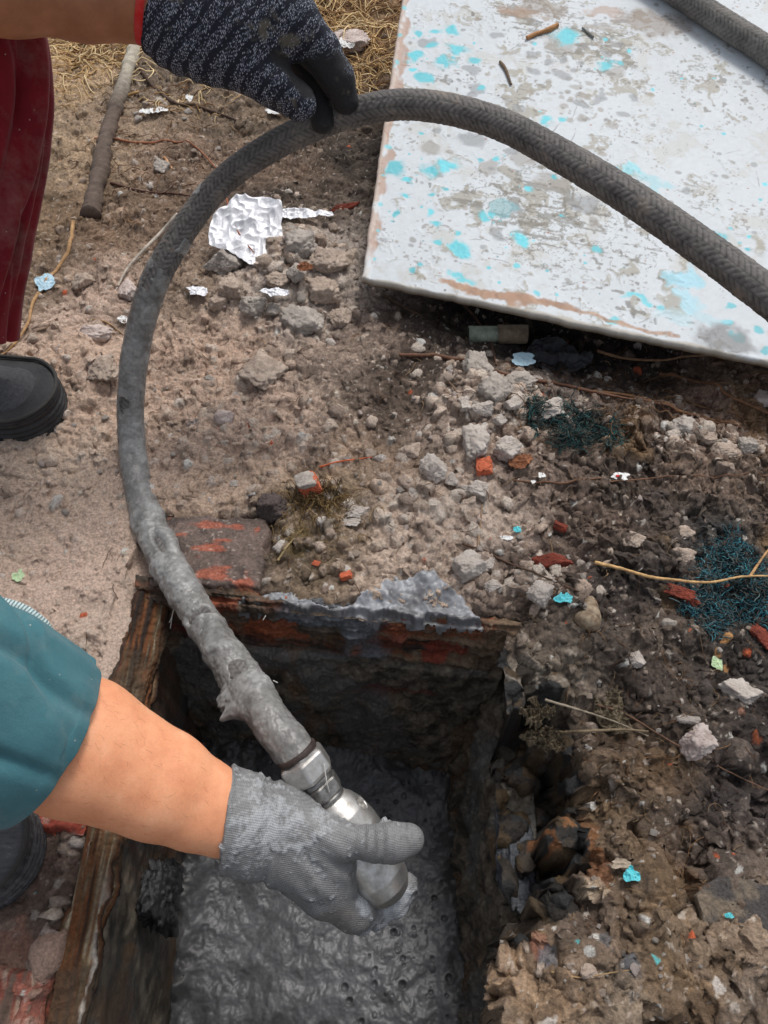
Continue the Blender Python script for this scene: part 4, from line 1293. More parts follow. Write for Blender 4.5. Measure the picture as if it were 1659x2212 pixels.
def gloveB(P):
    f = chain(P, palm, .015, flP)
    f = smin(f, chain(P, [(465, 1757, .583, 94), (545, 1786, .587, 92)], .01, flB), .012)
    f = smin(f, chain(P, thumb, .008), .008)
    f = smin(f, chain(P, web, .008), .012)
    f = smin(f, chain(P, idx_, .006), .010)
    for c in (mid_, rin_, pin_):
        f = smin(f, chain(P, c, .005), .005)
    x = (P - nP) @ nDir
    q = P - nP
    # wrinkles across the wrist and at the base of the thumb
    wr = np.sin(x * 520 + 2.5 * noise3(P[:, 0], P[:, 1], P[:, 2], 60, 3)) * np.exp(-((x - .032) / .010) ** 2) * .0018
    cuff = .0026 * (1 - sm(x, .022, .027)) + .0014 * np.exp(-((x - .002) / .002) ** 2)
    tj = P - Q(812, 1822, .570)
    wr = wr + .0011 * np.sin((tj @ nDir) * 900 + noise3(P[:, 0], P[:, 1], P[:, 2], 90, 4)) * np.exp(-(np.linalg.norm(tj, axis=1) / .016) ** 2)
    tk = P - Q(700, 1880, .575)
    wr = wr + .0010 * np.sin((tk @ np.array([.6, .8, 0])) * 480 + 2 * noise3(P[:, 0], P[:, 1], P[:, 2], 60, 6)) * np.exp(-(np.linalg.norm(tk, axis=1) / .03) ** 2)
    crs = -.0012 * np.exp(-((x - .028) / .0016) ** 2)
    dth = P - Q(735, 1770, .573)
    f = f - wr - cuff - crs
    f = f - .0007 * fbm3(P, 55, 2, 9) 
    f = f + .0010 * np.exp(-((np.linalg.norm(P - Q(760, 1778, .572), axis=1)) / .005) ** 2)
    return np.maximum(f, -x)
lo, hi = bbox_of([thumb, palm, idx_, mid_, rin_, pin_], .045)
Vg, Fg, Ng = nets(gloveB, lo, hi, .0016)
def px_of(V):
    """photo-frame coordinates of points, used only to shape colour patches that belong to the glove"""
    d = V - np.array([0, 0, HC])
    # camera axes
    xc = d[:, 0]; yc = d[:, 1] * CT + d[:, 2] * ST; zc = -d[:, 1] * ST + d[:, 2] * CT
    return 829.5 + FOC * xc / -zc, 1106 - FOC * yc / -zc
def glove_uv(V, a, b):
    e1 = b - a; e1 /= np.linalg.norm(e1)
    e3 = VD(700, 1000); e2 = np.cross(e3, e1); e2 /= np.linalg.norm(e2)
    q = V - a
    return np.stack([q @ e1, q @ e2, q @ np.cross(e1, e2)], 1)
uvB = glove_uv(Vg, Q(490, 1765, .583), Q(760, 1840, .59))
xg = (Vg - nP) @ nDir
n1 = fbm3(Vg, 40, 4, 61, .6); n2 = fbm3(Vg, 160, 4, 65, .65)
cen = Q(600, 1775, .565); dst = np.linalg.norm(Vg - cen, axis=1)
n4 = fbm3(Vg, 420, 3, 67, .65)
cem = sm(.35 * n1 + .55 * n2 + .55 * n4 + 1.15 * np.exp(-(dst / .038) ** 2) - .35, .1, .8)
cem2 = sm(1.2 * np.exp(-(np.linalg.norm(Vg - Q(860, 1945, .625), axis=1) / .030) ** 2) + .5 * n1 + .3 * n2, .5, .8)
edge = sm(1.3 * np.exp(-(np.linalg.norm(Vg - Q(790, 1945, .60), axis=1) / .014) ** 2) + .5 * n1, .6, .8)
base = S(126, 126, 126) * (1 + .10 * n1)[:, None]
base = base * (1 - .25 * sm(n2, .2, .8))[:, None]
brn = sm(1.1 * np.exp(-(np.linalg.norm(Vg - Q(720, 1975, .60), axis=1) / .035) ** 2) + .3 * n1, .5, .9)[:, None] * .45
base = base * (1 - brn) + brn * S(112, 102, 92)
cc = np.maximum(np.maximum(cem * .6, cem2 * .8), edge * .9)[:, None]
colg = base * (1 - cc) + cc * S(176, 179, 182) * (1 + .16 * n2)[:, None]
Vg = Vg + Ng * ((cem * .0006 * (1 + n2) + np.maximum(cem2, edge) * .0012 * (1 + n2))[:, None])

def knit_grey():
    m, nt, b = mat_new('grey_coated_knit', rough=.52, spec=.45)
    at = nd(nt, 'ShaderNodeAttribute', attribute_name='Col')
    uv = objco(nt, (1, 1, 1), 'Kuv')
    w1 = nd(nt, 'ShaderNodeTexWave', wave_type='BANDS', bands_direction='Y'); w1.inputs['Scale'].default_value = 210; w1.inputs['Distortion'].default_value = 2.2; w1.inputs['Detail Scale'].default_value = .3; w1.inputs['Detail'].default_value = 1
    w2 = nd(nt, 'ShaderNodeTexWave', wave_type='BANDS', bands_direction='X'); w2.inputs['Scale'].default_value = 240; w2.inputs['Distortion'].default_value = 2.2; w2.inputs['Detail Scale'].default_value = .3; w2.inputs['Detail'].default_value = 1
    nt.links.new(uv, w1.inputs['Vector']); nt.links.new(uv, w2.inputs['Vector'])
    h = mix(nt, w1.outputs['Fac'], w2.outputs['Fac'], .5)
    n = tnoise(nt, objco(nt), 600, 4, .7)
    c = mix(nt, at.outputs['Color'], ramp(nt, h, [(.15, .72), (.7, 1.1)]), .6, 'MULTIPLY')
    c = mix(nt, c, ramp(nt, n, [(.3, .82), (.7, 1.18)]), 1.0, 'MULTIPLY')
    nt.links.new(c, b.inputs['Base Color'])
    p = bump(nt, b, h, .45, .0008)
    bump(nt, b, n, .4, .0006, p)
    return m
M['knit_grey'] = knit_grey()
mesh_from('glove', Vg, Fg, M['knit_grey'], personB, col=colg, uv=uvB)

# sleeves and trouser legs: cloth tubes with folds and a turned-in hem
def cloth_tube(name, rings, mat, parent, seg=220, fold=None, inner=.006, per=22, col=None):
    """rings: (u, v, D, rpx_across, depth_factor)"""
    R = catmull(np.array([[*Q(r[0], r[1], r[2]), r[3] * r[2] / FOC, r[4]] for r in rings]), per)
    C, rad, df = R[:, :3], R[:, 3], R[:, 4]
    T = np.gradient(C, axis=0); T /= np.linalg.norm(T, axis=1, keepdims=True)
    vd = np.array([0, 0, HC]) - C; vd /= np.linalg.norm(vd, axis=1, keepdims=True)
    Bn = np.cross(T, vd); Bn /= np.linalg.norm(Bn, axis=1, keepdims=True)
    Nn = np.cross(Bn, T)
    a = np.linspace(0, 2 * math.pi, seg, endpoint=False)
    dirs = np.cos(a)[None, :, None] * Bn[:, None] + (np.sin(a)[None, :, None] * Nn[:, None])
    P = C[:, None] + rad[:, None, None] * (np.cos(a)[None, :, None] * Bn[:, None] + (np.sin(a)[None, :, None] * Nn[:, None]) * df[:, None, None])
    s = np.r_[0, np.cumsum(np.linalg.norm(np.diff(C, axis=0), axis=1))]
    A, Sx = np.meshgrid(a, s)
    P = P + dirs * fold(P, A, Sx, s[-1])[..., None]
    # hem: roll over and go back inside
    e = P[-1]; cc = C[-1]
    k1 = cc + (e - cc) * (1 - .5 * inner / rad[-1]) + T[-1] * .0016
    k2 = cc + (e - cc) * (1 - inner / rad[-1]) - T[-1] * .002
    k3 = cc + (e - cc) * (1 - 1.3 * inner / rad[-1]) - T[-1] * .05
    P = np.concatenate([P, k1[None], k2[None], k3[None]], 0)
    n = len(P)
    idx = np.arange(n * seg).reshape(n, seg); nx = np.roll(idx, -1, 1)
    F = np.stack([idx[:-1], nx[:-1], nx[1:], idx[1:]], -1).reshape(-1, 4)
    return mesh_from(name, P.reshape(-1, 3), F, mat, parent)

def cloth_mat(name, c1, c2, scale=2600, rough=.85):
    m, nt, b = mat_new(name, rough=rough, spec=.25)
    co = objco(nt)
    n1 = tnoise(nt, co, 26, 5, .6)
    n2 = tnoise(nt, co, scale, 2, .5)
    c = ramp(nt, n1, [(.3, c1), (.7, c2)])
    c = mix(nt, c, ramp(nt, n2, [(.3, .86), (.7, 1.1)]), 1.0, 'MULTIPLY')
    nt.links.new(c, b.inputs['Base Color'])
    b.inputs['Sheen Weight'].default_value = .15
    du = tnoise(nt, co, 9, 6, .75)
    sp = nd(nt, 'ShaderNodeTexVoronoi'); sp.inputs['Scale'].default_value = 90
    nt.links.new(co, sp.inputs['Vector'])
    c = mix(nt, c, S(168, 158, 148), mix(nt, (0, 0, 0), ramp(nt, du, [(.50, 0.0), (.72, .28)]), 1.0))
    c = mix(nt, c, S(190, 186, 178), ramp(nt, sp.outputs['Distance'], [(.03, .75), (.07, 0.0)]))
    nt.links.new(c, b.inputs['Base Color'])
    p = bump(nt, b, tnoise(nt, objco(nt, (1, 1, .35)), 120, 4, .6), .35, .0025)
    bump(nt, b, n2, .45, .0005, p)
    return m
M['teal'] = cloth_mat('teal_cloth', S(62, 110, 120), S(78, 126, 134))
M['maroon'] = cloth_mat('maroon_cloth', S(104, 14, 26), S(128, 24, 38))
M['red'] = cloth_mat('red_trim', S(190, 30, 30), S(216, 44, 40))
def foldB(P, A, Sx, L):
    q = P.reshape(-1, 3)
    f = .0035 * fbm3(q, 14, 3, 71).reshape(A.shape)
    w = A + Sx * 9
    g = 0
    for (a0, wd, am) in [(1.0, .11, -.009), (1.25, .13, .004), (1.55, .09, -.008), (1.8, .12, .004), (2.1, .10, -.008), (.55, .08, -.006), (2.7, .10, -.006)]:
        g = g + am * np.exp(-(((w - a0 - 2.2 + .25 * np.sin(Sx * 40 + a0 * 5)) ) / wd) ** 2)
    return (f + g) * (.35 + .65 * sm(L - Sx, .0, .05)) + .0025 * sm(Sx, L - .02, L)
cloth_tube('sleeve', [(-620, 1390, .40, 300, .8), (-360, 1440, .44, 262, .8), (-180, 1480, .475, 236, .82), (-60, 1528, .50, 226, .85), (20, 1560, .515, 212, .85), (62, 1578, .525, 200, .84), (92, 1590, .532, 188, .82)], M['teal'], personB, fold=foldB)
hemc = catmull([Q(-60, 1300, .55), Q(0, 1304, .55), Q(50, 1319, .553), (Q(90, 1346, .557)), Q(122, 1376, .565)], 60)
def hem_mesh():
    C, s = resample(hemc, .0004)
    V, F, T = tube_arrays(C, np.interp(np.linspace(0, 1, len(C)), [0, .8, 1], [.0052, .0042, .001]), 14)
    sr = np.repeat(s, 14); an = np.tile(np.arange(14), len(s))
    st = ((sr / .0022 + .15 * np.sin(an * .9)) % 1)
    k = (sm(st, .1, .3) * sm(.95 - st, 0, .2))[:, None]
    c = S(40, 78, 88) * (1 - k) + S(196, 214, 214) * k
    c = np.vstack([c, c[:1], c[-1:]])
    V[:len(sr)] += 0
    return mesh_from('stitched_hem', V, np.vstack([q2t(F), T]), M['vc'], personB, col=c)
hem_mesh()

# ---- worker lifting the hose (upper left)
pa_arm = [(-520, -160, .52, 150), (-200, -85, .575, 122), (0, -48, .605, 101), (180, -22, .632, 88), (300, -8, .648, 78), (400, 20, .655, 66)]
flA = (VD(100, 0), 1.2)
def armA(P):
    return chain(P, pa_arm, .02, flA) + .0006 * fbm3(P, 25, 2, 6)
lo, hi = bbox_of([pa_arm], .06)
Va, Fa, Na = nets(armA, lo, hi, .003)
personA = mesh_from('person', Va, Fa, M['skin_a'])
tag(personA, 'person in maroon trousers whose black speckled knit glove pinches the top of the hose', 'person')
bodyA = [(322, -2, .65, 88), (400, 40, .652, 98), (500, 55, .655, 108), (590, 40, .66, 92)]
thA = [(440, 95, .662, 72), (530, 142, .670, 51), (590, 182, .680, 44), (645, 220, .692, 38)]
inA = [(572, 16, .660, 76), (640, 60, .672, 54), (690, 110, .688, 42), (727, 168, .702, 36), (746, 216, .714, 29)]
miA = [(560, 20, .69, 60), (640, 100, .715, 40), (682, 185, .724, 30), (697, 262, .728, 26)]
riA = [(550, 0, .69, 56), (660, 90, .728, 34), (690, 170, .748, 26)]
piA = [(540, -10, .70, 50), (640, 70, .745, 30), (672, 140, .765, 24)]
flA2 = (VD(450, 60), 1.7)
nPA = Q(318, 42, .652); nDA = Q(430, 82, .66) - nPA; nDA /= np.linalg.norm(nDA)
def gloveA(P):
    f = chain(P, bodyA, .02, flA2)
    f = smin(f, chain(P, inA, .007), .008)
    f = smin(f, chain(P, thA, .008), .006)
    for c in (miA, riA, piA):
        f = smin(f, chain(P, c, .005), .0035)
    x = (P - nPA) @ nDA
    f = f - .0009 * fbm3(P, 45, 3, 19) - .0010 * np.sin(x * 420 + 3 * noise3(P[:, 0], P[:, 1], P[:, 2], 40, 5)) * np.exp(-((x - .03) / .03) ** 2)
    return np.maximum(f, -x)
lo, hi = bbox_of([bodyA, thA, inA, miA, riA, piA], .055)
Vg, Fg, Ng = nets(gloveA, lo, hi, .0018)
uvA = glove_uv(Vg, Q(320, 40, .652), Q(640, 215, .67))
# black rubber dip on the palm side of thumb and fingers
n1 = fbm3(Vg, 50, 3, 71); n2 = fbm3(Vg, 220, 3, 75)
def near(pts, r):
    return sm(-(chain(Vg, pts, .004) - r) , -.002, .002)
ui, vi = px_of(Vg)
dipc = 1 - sm(chain(Vg, [(655, 95, .682, 30), (712, 158, .698, 34), (746, 220, .714, 30)], .004) + .003 * n1, .003, .008)
dip2 = 1 - sm(chain(Vg, [miA[1], miA[2], miA[3]], .004), .001, .004)
dip3 = 1 - sm(chain(Vg, [(560, 80, .655, 14), (600, 130, .665, 14), (660, 190, .68, 18)], .004) + .002 * n1, .000, .005)
dip = np.clip(np.maximum(np.maximum(dipc, dip2), dip3), 0, 1)
dust = sm(.8 * n1 + .5 * n2 + 1.0 * np.exp(-(np.linalg.norm(Vg - Q(590, 75, .64), axis=1) / .022) ** 2) + .4 * dip3, .55, 1.1)
colA = np.stack([dip, dust, np.zeros_like(dip)], 1)
def knit_black():
    m, nt, b = mat_new('black_speckled_knit', rough=.8, spec=.3)
    at = nd(nt, 'ShaderNodeAttribute', attribute_name='Col')
    sep = nd(nt, 'ShaderNodeSeparateColor')
    nt.links.new(at.outputs['Color'], sep.inputs[0])
    def cells(scale, seedv, rot=0.0):
        a = nd(nt, 'ShaderNodeAttribute', attribute_name='Kuv')
        mp = nd(nt, 'ShaderNodeMapping')
        mp.inputs['Rotation'].default_value = (0, 0, rot)
        mp.inputs['Scale'].default_value = scale
        nt.links.new(a.outputs['Vector'], mp.inputs['Vector'])
        vo = nd(nt, 'ShaderNodeTexVoronoi')
        vo.inputs['Scale'].default_value = 1
        vo.inputs['Randomness'].default_value = .55
        nt.links.new(mp.outputs[0], vo.inputs['Vector'])
        return vo
    v = cells((1250, 520, 520), 0, .30)
    dots = ramp(nt, v.outputs['Distance'], [(.22, 1.0), (.55, 0.0)])
    s2 = nd(nt, 'ShaderNodeSeparateColor'); nt.links.new(v.outputs['Color'], s2.inputs[0])
    # lighter and darker stripes running round the hand
    a = nd(nt, 'ShaderNodeAttribute', attribute_name='Kuv')
    mp = nd(nt, 'ShaderNodeMapping'); mp.inputs['Rotation'].default_value = (0, 0, .35); nt.links.new(a.outputs['Vector'], mp.inputs['Vector'])
    w = nd(nt, 'ShaderNodeTexWave', wave_type='BANDS', bands_direction='X')
    w.inputs['Scale'].default_value = 24; w.inputs['Distortion'].default_value = 2.5; w.inputs['Detail'].default_value = 2; w.inputs['Detail Scale'].default_value = 1.2
    nt.links.new(mp.outputs[0], w.inputs['Vector'])
    th = ramp(nt, w.outputs['Fac'], [(.08, .10), (.40, .80)])
    gt = nd(nt, 'ShaderNodeMath', operation='LESS_THAN'); nt.links.new(s2.outputs[0], gt.inputs[0]); nt.links.new(th, gt.inputs[1])
    mu = nd(nt, 'ShaderNodeMath', operation='MULTIPLY'); nt.links.new(gt.outputs[0], mu.inputs[0]); nt.links.new(dots, mu.inputs[1])
    n = tnoise(nt, objco(nt), 500, 4, .7)
    basec = mix(nt, S(20, 21, 28), S(40, 44, 58), n)
    c = mix(nt, basec, mix(nt, S(88, 96, 118), S(200, 204, 216), s2.outputs[1]), mu.outputs[0])
    dipcol = mix(nt, S(26, 26, 29), S(56, 56, 58), n)
    c = mix(nt, c, dipcol, sep.outputs[0])
    c = mix(nt, c, S(112, 106, 92), mix(nt, (0, 0, 0), mix(nt, (.25, .25, .25), (1, 1, 1), n), sep.outputs[1]))
    nt.links.new(c, b.inputs['Base Color'])
    p = bump(nt, b, v.outputs['Distance'], -.5, .0010)
    bump(nt, b, n, .5, .0008, p)
    return m
M['knit_black'] = knit_black()
mesh_from('glove', Vg, Fg, M['knit_black'], personA, col=colA, uv=uvA)
trim = lambda P: np.maximum(chain(P, [(260, -12, .645, 84), (400, 30, .652, 86)], .01, flA), np.abs((P - nPA) @ nDA + .002) - .0035)
lo, hi = nPA - .085, nPA + .085
Vt, Ft, Nt = nets(trim, lo, hi, .0018)
mesh_from('cuff_trim', Vt, Ft, M['red'], personA)

def foldA(P, A, Sx, L):
    q = P.reshape(-1, 3)
    f = .006 * fbm3(q, 8, 3, 81).reshape(A.shape)
    g = 0
    for (a0, wd, am, tw) in [(2.15, .10, -.008, -2.2), (2.45, .13, .006, -2.0), (2.62, .07, -.006, -2.6), (2.85, .10, -.006, -1.2), (1.8, .16, -.008, 1.0), (2.3, .06, -.004, 1.6)]:
        g = g + am * np.exp(-((A - a0 - tw * (Sx - L * .5)) / wd) ** 2)
    return f * .6 + g
edges = [(-260, 60), (-120, 68), (0, 76), (55, 84), (110, 95), (190, 101), (250, 95), (330, 86), (400, 75), (480, 62), (560, 50), (640, 40), (706, 31)]
rngs = []
for (v, e) in edges:
    D = np.interp(v, [-260, 190, 706], [.60, .70, .80])
    w = np.interp(v, [-260, 190, 706], [190, 170, 135])
    rngs.append((e - w, v, D, w, .7))
cloth_tube('trouser_leg', rngs, M['maroon'], personA, seg=240, fold=foldA, per=8)

def boot(parent, name, toe, heel, rad, mat_u, mat_s, seed, hgt=.055):
    """leather upper and rubber sole as parts; toe and heel are ground points"""
    toe = np.array(toe, float); heel = np.array(heel, float)
    d = toe - heel; d[2] = 0; L = np.linalg.norm(d); d /= L
    c1 = toe - d * rad; c2 = heel + d * rad * .8
    side = np.cross([0, 0, 1.0], d)
    def fp(P, r1, r2):
        q = P.copy(); q[:, 2] = 0
        a = c1.copy(); a[2] = 0; b = c2.copy(); b[2] = 0
        return cap(q, a, b, r1, r2)
    z0 = toe[2]
    def upper(P):
        x = (toe - P) @ d
        top = hgt + .055 * sm(x, .06, .20) - .018 * (1 - sm(x, 0, .05))
        pz = (P[:, 2] - z0)
        r = fp(P, rad * .93, rad * .8)
        hh = np.clip(pz / top, 0, 1.5)
        f = r + rad * .55 * hh ** 3 + .002 * np.exp(-((x - .052 - .25 * np.abs((P - toe) @ side)) / .0020) ** 2) - .0015 * (x > .052) 
        f = -smin(-f * .8, -(pz - top) * .8, .045)
        return np.maximum(f, .012 - pz)
    def sole(P):
        pz = P[:, 2] - z0
        r = fp(P, rad * 1.02, rad * .9) - .0015 * np.sin(pz * 900)
        gr = .002 * np.exp(-((pz - .022) / .0015) ** 2)
        rnd_ = -smin(-(r + gr), -(np.abs(pz - .012) - .020), .006)
        return rnd_
    mn = np.minimum(toe, heel) - rad - .03; mx = np.maximum(toe, heel) + rad + .03
    mn[2] = z0 - .02; mx[2] = z0 + .15
    root = empty(name, tuple((toe + heel) / 2)); root.parent = parent
    for nm, fn, mt in (('boot_upper', upper, mat_u), ('boot_sole', sole, mat_s)):
        Vb, Fb, Nb = nets(fn, mn, mx, .002)
        o = mesh_from(nm, Vb, Fb, mt, None)
        adopt(o, root)
    # welt cord where upper meets sole
    a = np.linspace(-1.35, 1.35, 60)
    ctr = c1
    cord = np.array([ctr + (d * math.cos(t) + side * math.sin(t)) * rad * 1.0 + np.array([0, 0, .034]) for t in a])
    cord = np.vstack([cord[:1] - d * rad * 1.6, cord, cord[-1:] - d * rad * 1.6])
    o = tubes_mesh('welt', [(cord, .0022)], M['vc'], None, seg=8, cols=[S(60, 58, 56)])
    adopt(o, root)
    sx = np.linspace(-.75, .75, 40)
    st = []
    arc = np.array([toe - d * (.056 + .012 * (1 - t * t)) + side * rad * .72 * t + np.array([0, 0, hgt * (1.0 - .42 * t * t) + .001]) for t in sx])
    for i in range(0, 38, 2):
        st.append((arc[i:i + 2], .0007))
    for k_, it in enumerate(st[:0]): pass
    return root
M['leather'] = noise_mat('scuffed_black_leather', S(46, 46, 50), S(74, 74, 78), 260, rough=.5, bs=.7, bd=.0012, spec=.4, c3=S(88, 86, 86))
M['sole'] = noise_mat('black_rubber_sole', S(30, 30, 32), S(52, 51, 52), 60, rough=.5, bs=.4, bd=.001, c3=S(96, 90, 84))
M['leather2'] = noise_mat('worn_dark_rubber', S(40, 40, 42), S(82, 82, 84), 70, rough=.38, bs=.6, bd=.0015, spec=.5, c3=S(136, 136, 138), stretch=(1, 3, 1))
tz = G(128, 872, .02)
boot(personA, 'boot', (tz[0], tz[1], .005), (tz[0] - .27, tz[1] + .03, .005), .050, M['leather'], M['sole'], 3)
tz = G(66, 1850, .02)
boot(personB, 'boot', (tz[0] + .001, tz[1] + .004, .004), (tz[0] - .27, tz[1] + .012, .004), .043, M['leather2'], M['leather2'], 4, hgt=.045)

# ------------------------------------------------------------------ loose stones, brick pieces and litter
import bmesh
def ico(sub):
    bm = bmesh.new(); bmesh.ops.create_icosphere(bm, subdivisions=sub, radius=1.0)
    V = np.array([v.co[:] for v in bm.verts]); F = np.array([[v.index for v in f.verts] for f in bm.faces])
    bm.free()
    return V, F
ICO = {k: ico(k) for k in (3, 4, 5)}
def rock_shape(seed, sub=5, boxy=0.0, rough=.07):
    r = np.random.RandomState(seed)
    V, F = ICO[sub]
    n = r.normal(size=(11, 3)); n /= np.linalg.norm(n, axis=1, keepdims=True)
    dd = r.uniform(.50, .98, 11)
    if boxy:
        q, _ = np.linalg.qr(r.normal(size=(3, 3)) * .35 + np.eye(3))
        n = np.vstack([n, q, -q]); dd = np.r_[dd + .22 * boxy, r.uniform(.55, .85, 6)]
    dots = np.maximum(V @ n.T, 1e-3)
    k = 26.0
    R = (np.sum((dd / dots) ** -k, axis=1)) ** (-1 / k)
    P = V * np.minimum(R, 1.12)[:, None]
    w = fbm3(P + seed * 1.7, 2.2, 5, seed % 50, .6)
    P = P * (1 + 1.5 * rough * w)[:, None]
    P = P * (1 - .10 * sm(fbm3(P + seed, 4.5, 3, 3, .5, True), .55, 1.0) - .5 * rough * sm(fbm3(P + seed, 11, 2, 4), .3, .8))[:, None]
    P -= (P.max(0) + P.min(0)) / 2
    P /= np.abs(P).max(0)
    return P, F
def rock(name, u, v, ru, rv, mat, seed, label, cat='stone', hf=.75, rot=None, boxy=0.0, group=None, sink=.36, sub=5, rough=.07, lift=0.0):
    c = GZ(u, v)
    D = (HC - c[2]) / -ray(u, v)[2]
    rx, ry = ru * D / FOC * 1.04, rv * D / FOC * 1.08
    rz = hf * min(rx, ry)
    P, F = rock_shape(seed, sub, boxy, rough)
    P = P * [rx, ry, rz]
    if rot is not None:
        a = rot; P = P @ np.array([[math.cos(a), math.sin(a), 0], [-math.sin(a), math.cos(a), 0], [0, 0, 1]])
    zc = hz_s(c[0], c[1], min(rx, ry) * .8) + rz * (1 - 2 * sink) + lift
    # keep the drawn centre where the photo has it once the stone stands proud of the dirt
    g = G(u, v, zc)
    o = mesh_from(name, P, F, M[mat])
    o.location = (g[0], g[1], zc)
    return tag(o, label, cat, group)

